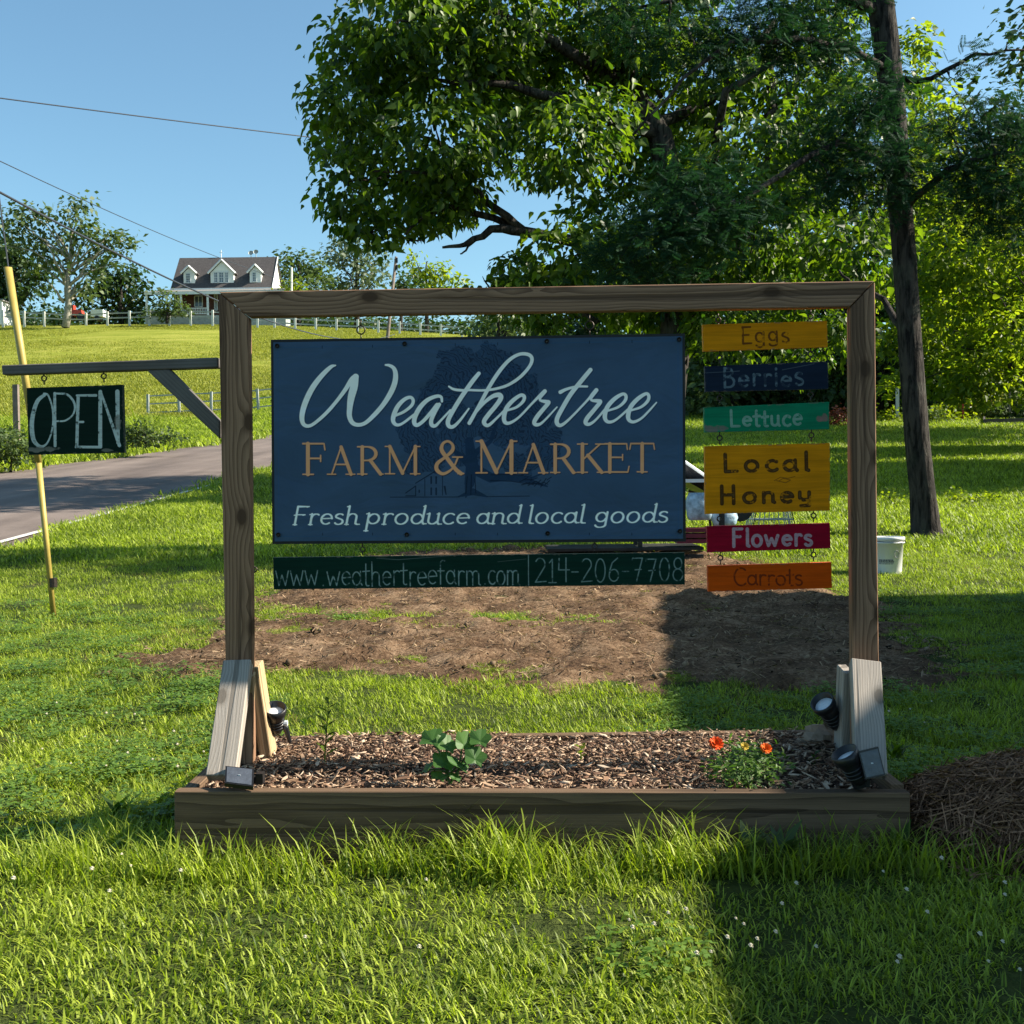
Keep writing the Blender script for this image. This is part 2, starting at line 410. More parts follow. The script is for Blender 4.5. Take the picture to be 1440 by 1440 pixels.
c = ramp(n, [(.38, (.085, .066, .058)), (.62, (.215, .172, .15))], fa)
p = princ(n, c.outputs[0], .85, .25, a.outputs[0], .004, .6); n.links.new(p.outputs[0], o.inputs[0]); MAT['asphalt'] = m
strip('road', lambda y: edge_x(1, y), lambda y: edge_x(0, y), -6, 90, -.02, MAT['asphalt'], crown=.05, ncross=9)
m, n, o = newmat('road_paint'); ge = N(n, 'ShaderNodeNewGeometry'); a = noise(n, 25, 4, .7, ge.outputs['Position'])
c = ramp(n, [(.35, (.30, .28, .26)), (.5, (.62, .60, .56))], a.outputs[0]); p = princ(n, c.outputs[0], .7, .2); n.links.new(p.outputs[0], o.inputs[0]); MAT['paint'] = m
strip('road_edge_line_near', lambda y: edge_x(0, y)-.32, lambda y: edge_x(0, y)-.2, -6, 90, .005, MAT['paint'], ncross=2, kind='structure').name = 'road_edge_line'
strip('road_edge_line', lambda y: edge_x(1, y)+.2, lambda y: edge_x(1, y)+.32, -6, 90, .005, MAT['paint'], ncross=2)

# ------------------------------------------------------------------ bare soil
def soil():
    m, n, o = newmat('bare_soil'); ge = N(n, 'ShaderNodeNewGeometry'); L = n.links
    a = noise(n, 3.0, 6, .7, ge.outputs['Position']); b = noise(n, 45, 6, .75, ge.outputs['Position'])
    f = math_(n, 'ADD', math_(n, 'MULTIPLY', a.outputs[0], .5), math_(n, 'MULTIPLY', b.outputs[0], .5))
    c = ramp(n, [(.38, (.035, .020, .012)), (.5, (.125, .076, .044)), (.62, (.28, .19, .12))], f)
    p = princ(n, c.outputs[0], .95, .1, b.outputs[0], .02, .9); L.new(p.outputs[0], o.inputs[0])
    s_ = np.array(SOIL); xs = np.arange(s_[:, 0].min()-.5, s_[:, 0].max()+.5, .045); ys = np.arange(s_[:, 1].min()-.5, s_[:, 1].max()+.5, .06)
    X, Y = np.meshgrid(xs, ys); d = polydist(X, Y, SOIL) + (fbm(X, Y, .5)-.5)*.7
    Z = TZ(X, Y)+(fbm(X, Y, .25)-.45)*.12 + (vnoise(X*1.0, Y*1.6, .11)-.5)*.05 + np.clip(-d*.15, -.12, .035)
    V = np.stack([X, Y, Z], -1).reshape(-1, 3); nx = len(xs); dd = d.reshape(-1); keep = dd < .3
    F = []
    for j in range(len(ys)-1):
        for i in range(nx-1):
            q = (j*nx+i, j*nx+i+1, (j+1)*nx+i+1, (j+1)*nx+i)
            if keep[q[0]] and keep[q[2]]: F.append(q)
    mb = MB(); mb.add(V, F); tag(mb.build('bare_soil', m, smooth=True), kind='structure')
soil()

# ------------------------------------------------------------------ timber pieces
def plank_px(name, poly, Yf, depth, axis, mat, parent=None, bevel=.0025, uvimg=False, yslope=0.0):
    """prism whose front face is the pixel polygon on plane y=Yf; local Z runs along `axis`"""
    pts = [P(a, b, Yf) for a, b in poly]
    c = np.mean(pts, axis=0)+np.array([0, depth/2, 0])
    z = Vector(P(*axis[1], Yf)-P(*axis[0], Yf)).normalized(); y = Vector((0, 1, 0)); x = y.cross(z).normalized()
    Mx = Matrix((x, y, z)).transposed().to_4x4(); Mx.translation = Vector(c)
    inv = Mx.inverted(); k = len(pts)
    V = [inv @ Vector(p_) for p_ in pts] + [inv @ (Vector(p_)+Vector((0, depth, 0))) for p_ in pts]
    F = [tuple(range(k))[::-1], tuple(range(k, 2*k))] + [(i, (i+1) % k, (i+1) % k+k, i+k) for i in range(k)]
    me = bpy.data.meshes.new(name); me.from_pydata([tuple(v) for v in V], [], F)
    import bmesh
    bm = bmesh.new(); bm.from_mesh(me)
    bmesh.ops.recalc_face_normals(bm, faces=bm.faces)
    if bevel: bmesh.ops.bevel(bm, geom=bm.edges[:], offset=bevel, segments=1, affect='EDGES')
    bm.to_mesh(me); bm.free(); me.materials.append(mat)
    o_ = bpy.data.objects.new(name, me); COL.objects.link(o_); o_.matrix_world = Mx
    if parent is not None: child(o_, parent)
    return o_
def beam(name, A, B, wdt, dep, mat, parent=None, side=(1, 0, 0), bevel=.0025):
    A = Vector(A); B = Vector(B); z = (B-A); L_ = z.length; z.normalize(); x = Vector(side); x = (x-z*x.dot(z)).normalized(); y = z.cross(x)
    Mx = Matrix((x, y, z)).transposed().to_4x4(); Mx.translation = (A+B)/2
    import bmesh
    bm = bmesh.new(); bmesh.ops.create_cube(bm, size=1)
    for v in bm.verts: v.co = Vector((v.co.x*wdt, v.co.y*dep, v.co.z*L_))
    if bevel: bmesh.ops.bevel(bm, geom=bm.edges[:], offset=bevel, segments=1, affect='EDGES')
    me = bpy.data.meshes.new(name); bm.to_mesh(me); bm.free(); me.materials.append(mat)
    o_ = bpy.data.objects.new(name, me); COL.objects.link(o_); o_.matrix_world = Mx
    if parent is not None: child(o_, parent)
    return o_

YF = 3.2; PD = .040
fr = thing('sign_frame', 'weathered timber goalpost sign frame standing in the mulch bed with an arm on its left', 'sign frame', (.1, 3.25, 0))
plank_px('top_beam', [(307.5, 410.5), (1230, 395), (1195.5, 431.5), (350, 445.5)], YF, PD, ((307, 410), (1230, 395)), MAT['timber'], fr)
plank_px('post', [(307, 412), (349.5, 446.5), (352.5, 700), (356, 1075), (320, 1075), (312.5, 700)], YF, PD, ((330, 430), (339, 1075)), MAT['timber'], fr)
plank_px('post', [(1196, 433), (1230.5, 396.5), (1233, 700), (1238, 1080), (1201, 1080), (1197.5, 700)], YF, PD, ((1211, 420), (1216, 1080)), MAT['timber'], fr)
# braces
beam('brace', P(335, 932, 3.155), P(312, 1094, 3.04), .082, .038, MAT['timber_brace'], fr)
beam('brace', P(1216, 932, 3.155), P(1224, 1090, 3.05), .086, .038, MAT['timber_brace'], fr)
beam('brace', P(358, 934, 3.26), P(378, 1062, 3.30), .036, .082, MAT['timber_new'], fr)
beam('brace', P(351, 944, 3.34), P(352, 1075, 3.42), .036, .07, MAT['timber_new'], fr)
beam('brace', P(1189, 940, 3.26), P(1184, 1062, 3.30), .03, .082, MAT['timber_brace'], fr)
plank_px('sign_arm', [(2, 513.5), (306, 502.5), (306, 517), (3, 527)], 3.225, .04, ((2, 520), (306, 510)), MAT['timber_arm'], fr)
plank_px('arm_brace', [(206, 520.5), (238, 519.5), (309, 592), (309, 617)], 3.228, .036, ((222, 520), (309, 605)), MAT['timber_arm'], fr)

# ------------------------------------------------------------------ planter bed
pb = thing('planter_box', 'low raised timber bed of pine boards filled with wood chip mulch under the sign', 'planter', (.08, 3.3, 0))
FL = P(247, 1110, 3.0); FR = P(1276, 1112, 3.0)
beam('front_board', (FL[0], 3.0, (FL[2])-.115), (FR[0], 3.0, (FR[2])-.115), .038, .23, MAT['timber_bed'], pb, side=(0, 1, 0))
ZT = float((FL[2]+FR[2])/2)
beam('end_board', (FL[0]+.02, 3.021, ZT-.1135), (FL[0]+.02, 3.62, ZT-.1135), .038, .23, MAT['timber_bed'], pb, side=(1, 0, 0))
beam('end_board', (FR[0]-.02, 3.021, ZT-.1165), (FR[0]-.02, 3.62, ZT-.1165), .038, .23, MAT['timber_bed'], pb, side=(1, 0, 0))
beam('back_board', (FL[0], 3.645, ZT-.108), (FR[0], 3.645, ZT-.108), .038, .23, MAT['timber_bed'], pb, side=(0, 1, 0))
0 and beam('corner_block', (FL[0]+.042, 3.022, ZT-.003), (FL[0]+.16, 3.05, ZT-.003), .09, .03, MAT['timber_new'], pb, side=(0, 1, 0))
BX0, BX1 = FL[0]+.04, FR[0]-.04
print('bed', BX0, BX1, ZT, P(700, 1038, 3.62))
def bedz(x, y):
    return ZT-.040+.045*np.clip((np.asarray(y)-3.0)/.6, 0, 1)+(fbm(np.asarray(x)+3, y, .35)-.45)*.05
def mulch():
    m = simple('mulch_soil', (.075, .05, .038), .95, .1, .5, 60)
    xs = np.linspace(BX0-.01, BX1+.01, 90); ys = np.linspace(3.015, 3.625, 30); X, Y = np.meshgrid(xs, ys); Z = bedz(X, Y)-.01
    V = np.stack([X, Y, Z], -1).reshape(-1, 3); F = [(j*90+i, j*90+i+1, (j+1)*90+i+1, (j+1)*90+i) for j in range(29) for i in range(89)]
    mb = MB(); mb.add(V, F); child(mb.build('mulch_soil', m, smooth=True), pb)
    mc, n, o = newmat('wood_chip'); a = N(n, 'ShaderNodeAttribute', attribute_name='rnd'); oi = N(n, 'ShaderNodeObjectInfo'); tc = N(n, 'ShaderNodeTexCoord')
    nz = noise(n, 90, 3, .6, tc.outputs['Object'])
    f = math_(n, 'FRACT', math_(n, 'ADD', a.outputs['Fac'], math_(n, 'MULTIPLY', oi.outputs['Random'], .97)))
    c = ramp(n, [(0, (.045, .026, .018)), (.25, (.14, .078, .05)), (.5, (.24, .145, .09)), (.75, (.40, .27, .175)), (1, (.58, .45, .33))], f)
    c2 = mix(n, .35, c.outputs[0], ramp(n, [(.35, (.25, .25, .25)), (.65, (1.1, 1.1, 1.1))], nz.outputs[0]).outputs[0], 'MULTIPLY')
    p = princ(n, c2, .85, .2); n.links.new(p.outputs[0], o.inputs[0]); MAT['chip'] = mc
    T = np.array([(-.5, -.12, 0), (.1, -.2, .02), (.5, -.02, 0), (.3, .16, .02), (-.2, .2, -.02), (-.5, -.12, .12), (.1, -.2, .14), (.5, -.02, .1), (.3, .16, .13), (-.2, .2, .1)])
    TF = [(4, 3, 2, 1, 0), (5, 6, 7, 8, 9)]+[(i, (i+1) % 5, (i+1) % 5+5, i+5) for i in range(5)]
    K = 15000
    x = rng.uniform(BX0+.01, BX1-.01, K); y = 3.03+rng.random(K)**1.1*.58; z = bedz(x, y)+rng.uniform(-.004, .018, K)
    rot = rotz(rng.uniform(0, 6.28, K)) @ rotx(rng.normal(0, .5, K)) @ roty(rng.normal(0, .35, K))
    s_ = .007+.024*rng.random(K)**1.8
    scl = np.stack([s_*1.25, s_*rng.uniform(.35, .95, K), s_*.6], 1)
    order = np.argsort(-(s_/y)); big = order[:290]; rest = order[290:]
    o_ = mobj(inst_mesh('wood_chips', T, TF, np.stack([x, y, z], 1)[rest], rot[rest], scl[rest], mc), 'wood_chips', pb); o_['kind'] = 'stuff'
    mes = []
    for k in range(6):
        Tk = T*(1+rng.uniform(-.25, .25, T.shape)); Tk[:, 2] = T[:, 2]
        mb = MB(); mb.add(Tk, TF, rnd=0); q = mb.build('wood_chip', mc); mes.append(q.data); bpy.data.objects.remove(q)
    for i in big:
        q = bpy.data.objects.new('wood_chip', mes[i % 6]); COL.objects.link(q)
        Mx = Matrix(rot[i].tolist()).to_4x4(); Mx.translation = Vector((x[i], y[i], z[i]+.012))
        q.matrix_world = Mx @ Matrix.Diagonal((*[float(v*1.15) for v in scl[i]], 1)); child(q, pb)
mulch()

# ------------------------------------------------------------------ lettering: a small stroke font painted into generated images
def arc(cx, cy, rx, ry, a0, a1, k=14):
    t = np.radians(np.linspace(a0, a1, k)); return [(cx+rx*math.cos(q), cy+ry*math.sin(q)) for q in t]
LN = lambda *p_: list(p_)
FONT = {  # glyph: (advance, strokes); baseline 0, x-height .6, cap height 1
 'a': (.56, [arc(.25, .29, .2, .27, 20, 340), LN((.45, .58), (.45, .12), (.52, .02))]),
 'b': (.56, [LN((.08, 1), (.08, 0)), arc(.28, .29, .2, .27, 160, -160)]),
 'c': (.48, [arc(.28, .29, .22, .29, 50, 315)]),
 'd': (.56, [arc(.25, .29, .2, .27, 20, 340), LN((.47, 1), (.46, .12), (.52, .02))]),
 'e': (.52, [LN((.07, .32), (.46, .34)) , arc(.27, .3, .21, .28, 8, 310)]),
 'f': (.38, [arc(.28, .82, .14, .16, 60, 180)+[(.14, 0)], LN((.0, .55), (.32, .55))]),
 'g': (.56, [arc(.25, .32, .19, .25, 20, 340), LN((.45, .58), (.45, -.1))+arc(.26, -.1, .19, .14, 0, -165)]),
 'h': (.54, [LN((.08, 1), (.08, 0)), [(.08, .4)]+arc(.26, .4, .17, .18, 160, 0)+[(.43, .05), (.5, 0)]]),
 'i': (.24, [LN((.1, .58), (.1, 0)), LN((.1, .8), (.1, .82))]),
 'l': (.26, [LN((.1, 1), (.1, .05), (.18, 0))]),
 'm': (.82, [LN((.08, .58), (.08, 0)), [(.08, .4)]+arc(.23, .42, .14, .16, 160, 0)+[(.37, 0)], [(.37, .4)]+arc(.52, .42, .15, .16, 160, 0)+[(.67, .05), (.75, 0)]]),
 'n': (.54, [LN((.08, .58), (.08, 0)), [(.08, .38)]+arc(.26, .4, .17, .18, 160, 0)+[(.43, .05), (.49, 0)]]),
 'o': (.56, [arc(.27, .29, .22, .29, 0, 360, 22)]),
 'p': (.56, [LN((.08, .6), (.08, -.36)), arc(.28, .3, .2, .27, 160, -160)]),
 'r': (.42, [LN((.1, .58), (.1, 0)), [(.1, .36)]+arc(.27, .4, .16, .18, 160, 50)]),
 's': (.44, [arc(.22, .44, .15, .14, 40, 200, 8)+[(.3, .28)]+arc(.22, .15, .16, .15, 40, -150, 9)]),
 't': (.38, [LN((.16, .88), (.15, .1))+arc(.25, .1, .1, .1, 180, 300, 6), LN((.0, .58), (.34, .6))]),
 'u': (.54, [LN((.08, .58), (.08, .2))+arc(.24, .18, .16, .17, 180, 340, 8), LN((.43, .58), (.43, .08), (.49, 0))]),
 'w': (.72, [LN((.04, .58), (.18, .02), (.34, .42), (.5, .02), (.66, .58))]),
 'y': (.54, [LN((.07, .58), (.07, .25), (.2, .12), (.42, .16)), LN((.43, .58), (.43, -.2), (.1, -.24))]),
 '.': (.22, [LN((.08, .02), (.09, .02))]), ' ': (.34, []), '-': (.4, [LN((.06, .42), (.32, .42))]),
 'A': (.76, [LN((.05, 0), (.36, 1), (.7, 0)), LN((.17, .34), (.58, .34))]),
 'B': (.58, [LN((.1, 0), (.1, 1)), [(.1, 1)]+arc(.24, .77, .2, .22, 90, -90)+[(.1, .53)], [(.1, .53)]+arc(.28, .27, .24, .26, 90, -90)+[(.1, 0)]]),
 'C': (.68, [arc(.4, .5, .33, .5, 50, 310, 20)]),
 'E': (.58, [LN((.5, 1), (.1, 1), (.1, 0), (.52, 0)), LN((.1, .52), (.4, .52))]),
 'F': (.58, [LN((.1, 0), (.1, 1), (.52, 1)), LN((.1, .55), (.42, .55))]),
 'H': (.68, [LN((.1, 0), (.1, 1)), LN((.55, 0), (.55, 1)), LN((.1, .5), (.55, .5))]),
 'L': (.58, [LN((.1, 1), (.1, .03), (.52, .03))]),
 'N': (.7, [LN((.08, 0), (.08, 1), (.6, 0), (.6, 1))]),
 'O': (.78, [arc(.38, .5, .3, .5, 0, 360, 28)]),
 'P': (.56, [LN((.1, 0), (.1, 1)), [(.1, 1)]+arc(.26, .75, .24, .25, 90, -90)+[(.1, .5)]]),
 '0': (.56, [arc(.27, .5, .2, .5, 0, 360, 24)]), '1': (.4, [LN((.08, .85), (.2, 1), (.2, 0)), LN((.05, 0), (.35, 0))]),
 '2': (.56, [arc(.26, .74, .2, .26, 150, -20)+[(.06, 0), (.5, .03)]]),
 '4': (.54, [LN((.08, .98), (.06, .5), (.5, .5)), LN((.36, 1), (.36, 0))]),
 '6': (.56, [[(.42, .98), (.2, .78), (.1, .45)]+arc(.27, .25, .19, .25, 170, 510, 20)]),
 '7': (.56, [LN((.06, .9), (.08, .98), (.48, .98), (.24, 0)), LN((.18, .48), (.44, .5))]),
 '8': (.54, [arc(.26, .75, .16, .24, -90, 270, 20), arc(.26, .25, .2, .26, 90, 450, 20)]),
}
class Canvas:
    def __init__(s, quad, W, H, base):
        s.TL, s.TR, s.BR, s.BL = [np.array(q, float) for q in quad]; s.W = W; s.H = H
        s.im = np.zeros((H, W, 3)); s.im[:] = base
        yy, xx = np.mgrid[0:H, 0:W]; s.xx = xx+.5; s.yy = yy+.5
        ex = (s.TR-s.TL+s.BR-s.BL)/2; ey = (s.BL-s.TL+s.BR-s.TR)/2
        s.A = np.linalg.inv(np.stack([ex, ey], 1)); s.c = (s.TL+s.TR+s.BR+s.BL)/4
        s.k = W/np.linalg.norm(ex)
    def to(s, p_):
        uv = s.A @ (np.array(p_, float)-s.c)+.5
        return uv[0]*s.W, uv[1]*s.H
    def strokes(s, sts, mask=None):
        """sts: polylines of (x, y, halfwidth) in photo pixels -> coverage mask"""
        m_ = np.zeros((s.H, s.W)) if mask is None else mask
        for st in sts:
            q = [(*s.to(a[:2]), a[2]*s.k) for a in st]
            if len(q) == 1: q = q*2
            for (x0, y0, r0), (x1, y1, r1) in zip(q[:-1], q[1:]):
                r = max(r0, r1)+2; a, b = int(max(0, min(x0, x1)-r)), int(min(s.W, max(x0, x1)+r+1)); c_, d_ = int(max(0, min(y0, y1)-r)), int(min(s.H, max(y0, y1)+r+1))
                if a >= b or c_ >= d_: continue
                X = s.xx[c_:d_, a:b]; Y = s.yy[c_:d_, a:b]; dx, dy = x1-x0, y1-y0; L2 = dx*dx+dy*dy+1e-9
                t = np.clip(((X-x0)*dx+(Y-y0)*dy)/L2, 0, 1)
                dist = np.hypot(X-x0-t*dx, Y-y0-t*dy)-(r0+(r1-r0)*t)
                m_[c_:d_, a:b] = np.maximum(m_[c_:d_, a:b], np.clip(.5-dist, 0, 1))
        return m_
    def paint(s, m_, col, alpha=1.0):
        m_ = (m_*alpha)[..., None]; s.im = s.im*(1-m_)+np.array(col)*m_
    def nz(s, sc, ox=0, oy=0): return fbm(s.xx/s.k+ox, s.yy/s.k+oy, sc)
    def image(s, name):
        im = bpy.data.images.new(name, s.W, s.H, alpha=False, float_buffer=True); im.colorspace_settings.name = 'Non-Color'
        px = np.ones((s.H, s.W, 4), np.float32); px[..., :3] = s.im[::-1]
        im.pixels.foreach_set(px.ravel()); im.update(); im.pack(); return im
def spline(st, k=6):                       # Catmull-Rom through (x,y,w)
    p_ = np.array(st, float)
    if len(p_) < 3: return [tuple(q) for q in p_]
    p_ = np.vstack([2*p_[0]-p_[1], p_, 2*p_[-1]-p_[-2]]); out = []
    for i in range(1, len(p_)-2):
        for t in np.arange(k)/k:
            a, b, c_, d_ = p_[i-1:i+3]
            out.append(.5*((2*b)+(-a+c_)*t+(2*a-5*b+4*c_-d_)*t*t+(-a+3*b-3*c_+d_)*t**3))
    out.append(p_[-2]); return [(q[0], q[1], max(q[2], .3)) for q in out]
def text(s_, p0, p1, h, hw, slant=0, contrast=0, jit=0, serif=0, hs=None, tr=1.0):
    """strokes of a word fitted between p0 and p1 (photo px, baseline); h = cap height"""
    adv = [FONT[c_][0] for c_ in s_]; tot = sum(adv)-.06
    p0 = np.array(p0, float); p1 = np.array(p1, float); d = p1-p0; L_ = np.linalg.norm(d); ex = d/L_; ey = np.array([ex[1], -ex[0]])
    kx = L_/tot; x = 0; out = []; rs = random.Random(sum(map(ord, s_)))
    for i, c_ in enumerate(s_):
        jy = rs.uniform(-jit, jit); js = 1+rs.uniform(-jit, jit)*1.2
        hh = h*(hs[i] if hs else 1)
        for st in FONT[c_][1]:
            o_ = []
            for j, (u, v) in enumerate(st):
                u = u*tr+.05*(1-tr)
                a = st[max(0, j-1)]; b = st[min(len(st)-1, j+1)]; dx, dy = b[0]-a[0], b[1]-a[1]; q = abs(dy)/(math.hypot(dx, dy)+1e-6)
                wd = hw*(1-contrast+contrast*q)
                o_.append((*(p0+ex*((x+u)*kx+slant*v*h)+ey*((v*js+jy)*hh)), wd))
            out.append(o_)
            if serif and c_ not in 'ocesg.':
                for (u, v) in (st[0], st[-1]):
                    if v <= .02 or v >= .55 or v < -.3:
                        a_ = p0+ex*((x+u-.07)*kx+slant*v*h)+ey*(v*hh); b_ = p0+ex*((x+u+.07)*kx+slant*v*h)+ey*(v*hh)
                        if v >= .55: b_ = p0+ex*((x+u)*kx+slant*v*h)+ey*(v*hh); a_ = p0+ex*((x+u-.09)*kx+slant*v*h)+ey*((v-.03)*hh)
                        out.append([(*a_, serif), (*b_, serif)])
        x += FONT[c_][0]
    return out
def signmat(name, img, grain=True, rough=.6, spec=.25, wr=0.0):
    m, n, o = newmat(name); uv = N(n, 'ShaderNodeUVMap'); uv.uv_map = 'UVMap'
    t = N(n, 'ShaderNodeTexImage'); t.image = img; t.interpolation = 'Cubic'; t.extension = 'EXTEND'; n.links.new(uv.outputs[0], t.inputs[0])
    tc = N(n, 'ShaderNodeTexCoord'); mp = N(n, 'ShaderNodeMapping')
    if grain:
        mp.inputs['Scale'].default_value = (4, 30, 90); n.links.new(tc.outputs['Object'], mp.inputs[0]); nz = noise(n, 1, 5, .65, mp.outputs[0], .3)
        c = mix(n, .55, t.outputs[0], ramp(n, [(.3, (.5, .5, .5)), (.62, (1.12, 1.12, 1.12))], nz.outputs[0]).outputs[0], 'MULTIPLY')
        p = princ(n, c, .75, .08, nz.outputs[0], .0012, .8)
    else:
        mp.inputs['Scale'].default_value = (3.5, 3.5, 7); n.links.new(tc.outputs['Object'], mp.inputs[0]); nz = noise(n, 1, 4, .5, mp.outputs[0], .6)
        p = princ(n, t.outputs[0], .6, .12, nz.outputs[0], .02, .8)
    n.links.new(p.outputs[0], o.inputs[0]); return m
def panel(name, quad, Yf, depth, matf, mate, parent=None, lean=0.0, seg=None, wave=None):
    """flat board: front face (UV 0..1, material 0) and sides/back (material 1)"""
    pts = [P(a, b, Yf) for a, b in quad]     # TL TR BR BL
    c = np.mean(pts, axis=0); nx, nz_ = seg or (1, 1); V = []; F = []; UV = []; mi = []
    for j in range(nz_+1):
        for i in range(nx+1):
            u, v = i/nx, j/nz_
            q = (pts[0]*(1-u)+pts[1]*u)*(1-v)+(pts[3]*(1-u)+pts[2]*u)*v
            yo = wave(u, v) if wave else 0
            V.append(q-c+np.array([0, yo, 0]))
    g = lambda i, j: j*(nx+1)+i
    for j in range(nz_):
        for i in range(nx):
            F.append((g(i, j), g(i, j+1), g(i+1, j+1), g(i+1, j))); mi.append(0)
            UV += [(i/nx, 1-j/nz_), (i/nx, 1-(j+1)/nz_), ((i+1)/nx, 1-(j+1)/nz_), ((i+1)/nx, 1-j/nz_)]
    ring = [g(i, 0) for i in range(nx+1)]+[g(nx, j) for j in range(1, nz_+1)]+[g(i, nz_) for i in range(nx-1, -1, -1)]+[g(0, j) for j in range(nz_-1, 0, -1)]
    k0 = len(V)
    for r in ring: V.append(np.array([V[r][0], depth, V[r][2]]))
    K = len(ring)
    for a in range(K):
        F.append((ring[a], ring[(a+1) % K], k0+(a+1) % K, k0+a)); mi.append(1); UV += [(0, 0)]*4
    F.append(tuple(k0+a for a in range(K))); mi.append(1); UV += [(0, 0)]*K
    me = bpy.data.meshes.new(name); me.from_pydata([tuple(v) for v in V], [], F); me.materials.append(matf); me.materials.append(mate)
    me.polygons.foreach_set('material_index', mi); ul = me.uv_layers.new(name='UVMap'); ul.data.foreach_set('uv', np.array(UV, float).ravel())
    me.update()
    o_ = bpy.data.objects.new(name, me); COL.objects.link(o_); o_.location = c
    if parent is not None: child(o_, parent)
    return o_
def eyehook(px, py, Y, parent, r=.0105, L_=.02, down=True, name='eye_hook'):
    c = P(px, py, Y); mb = MB(); t = np.linspace(0, 2*math.pi, 15)
    mb.tube(np.stack([c[0]+r*np.cos(t), np.full(15, c[1]), c[2]+r*np.sin(t)], 1), .0022, 6, cap=False)
    mb.tube([c+[0, 0, r], c+[0, 0, r+L_]], .002, 6)
    mb.tube([c-[0, 0, r], c-[0, 0, r+L_]], .002, 6)
    o_ = mb.build(name, MAT['dark_metal'], smooth=True); child(o_, parent); return o_

# --- banner
BQ = [(382.5, 479.5), (961.5, 471), (962.5, 759), (384.5, 763)]
cv = Canvas(BQ, 1740, 870, (.045, .084, .148))
nz1 = cv.nz(60)[..., None]; cv.im = cv.im*(.82+.36*nz1)
def AB(st): return [spline([(380+x/4.8, 480+y/4.8, w_/4.8) for x, y, w_ in s_]) for s_ in st]
def BB(st): return [spline([(660+x/4.8, 480+y/4.8, w_/4.8) for x, y, w_ in s_]) for s_ in st]
# etched oak behind the words
PXX = cv.TL[0]+cv.xx/cv.W*(cv.TR[0]-cv.TL[0]); PYY = 475+cv.yy/cv.H*286
ed = (fbm(PXX, PYY, 14)-.5)*26+(fbm(PXX, PYY, 4)-.5)*10
crown_ = np.full((cv.H, cv.W), -9e9); which = np.zeros((cv.H, cv.W))
for i, (bx, by, br) in enumerate(((645, 520, 36), (690, 515, 34), (720, 545, 36), (620, 560, 32), (590, 610, 30), (600, 640, 26), (640, 600, 30), (700, 590, 40), (740, 600, 34), (760, 640, 24), (730, 655, 20), (585, 655, 14), (770, 620, 20), (655, 640, 16))):
    v = br-np.hypot(PXX-bx, (PYY-by)*1.05); which = np.where(v > crown_, i, which); crown_ = np.maximum(crown_, v)
cm_ = np.clip((crown_+ed)/2+.5, 0, 1)
lines = .5+.5*np.sin((np.hypot(PXX-600-which*13, PYY-560-which*7)+(fbm(PXX, PYY, 10))*16)*1.15)
cv.paint(cm_, (.010, .030, .068), .34)
cv.paint(cm_*np.clip(lines*2-1.0, 0, 1), (.003, .010, .03), .75)
cv.paint(cm_*np.clip(1.2-lines*3, 0, 1), (.012, .044, .1), .6)
for st, c_, al in (([[(655, 700, 1), (660, 680, 7), (664, 655, 9), (660, 620, 6)], [(664, 655, 8), (640, 635, 3)], [(668, 660, 8), (690, 672, 7), (715, 671, 5), (740, 675, 4), (770, 684, 1.2)], [(664, 640, 5), (690, 620, 3), (700, 590, 2)], [(740, 676, 2), (765, 665, 1)], [(645, 699, 1), (665, 692, 5), (685, 699, 1)]], (.009, .03, .07), .9),
                   ([[(655, 695, .7), (657, 670, .7)], [(662, 696, .7), (663, 668, .7)], [(669, 694, .7), (668, 674, .7)], [(690, 676, .7), (720, 677, .7), (745, 681, .7)], [(690, 668, .6), (720, 667, .6), (748, 671, .6)], [(548, 700, .6), (645, 699.5, .6)], [(685, 699, .6), (745, 698, .6)],
                     [(570, 694, .8), (584, 684, .8), (584, 698, .7), (570, 698, .7)], [(584, 680, .8), (613, 662, .9), (624, 668, .8)], [(584, 684, .7), (584, 698, .7)], [(597, 674, .6), (597, 698, .6)], [(622, 668, .6), (622, 697, .6)], [(606, 671, 1.2), (606, 680, 1.2)], [(613, 671, 1.2), (613, 680, 1.2)], [(606, 687, 1.2), (606, 696, 1.2)], [(613, 687, 1.2), (613, 696, 1.2)], [(589, 690, 1), (589, 693, 1)], [(625, 685, 1.5), (627, 696, .8)]]
                    + [[(770-a*3, 680+((a*7) % 11)-5, .7), (776-a*2.5, 676+((a*5) % 13)-5, .7)] for a in range(14)], (.002, .008, .024), .8)):
    cv.paint(cv.strokes(st), c_, al)
script = AB([
 [(435,152,5),(400,165,13),(330,235,17),(270,320,19),(225,420,19),(207,500,17),(215,550,14),(245,568,12),(290,550,11),(370,480,12),(440,400,12),(500,320,14),(545,250,17),(572,230,20)],
 [(572,230,21),(560,300,26),(542,370,24),(532,440,19),(530,500,17),(550,545,15),(590,560,13),(640,545,13),(700,490,15),(760,420,16),(810,340,18),(838,270,18),(843,210,16),(830,172,13),(800,153,10),(775,150,6)],
 [(845,495,9),(900,470,10),(950,430,11),(963,395,11),(945,372,11),(905,385,13),(860,430,15),(832,490,16),(827,535,14),(850,560,11),(890,550,9),(970,490,9)],
 [(1158,400,8),(1152,370,10),(1120,365,12),(1060,390,14),(1010,440,16),(977,500,16),(970,545,15),(990,562,13),(1030,535,12),(1080,480,13),(1125,425,15)],
 [(1140,420,12),(1105,480,14),(1085,530,14),(1090,562,14),(1115,565,11),(1150,530,8),(1215,460,7)],
 [(1408,210,13),(1360,270,15),(1290,370,15),(1235,460,15),(1200,530,15),(1205,568,14),(1235,572,12),(1280,530,9),(1340,450,6)]])
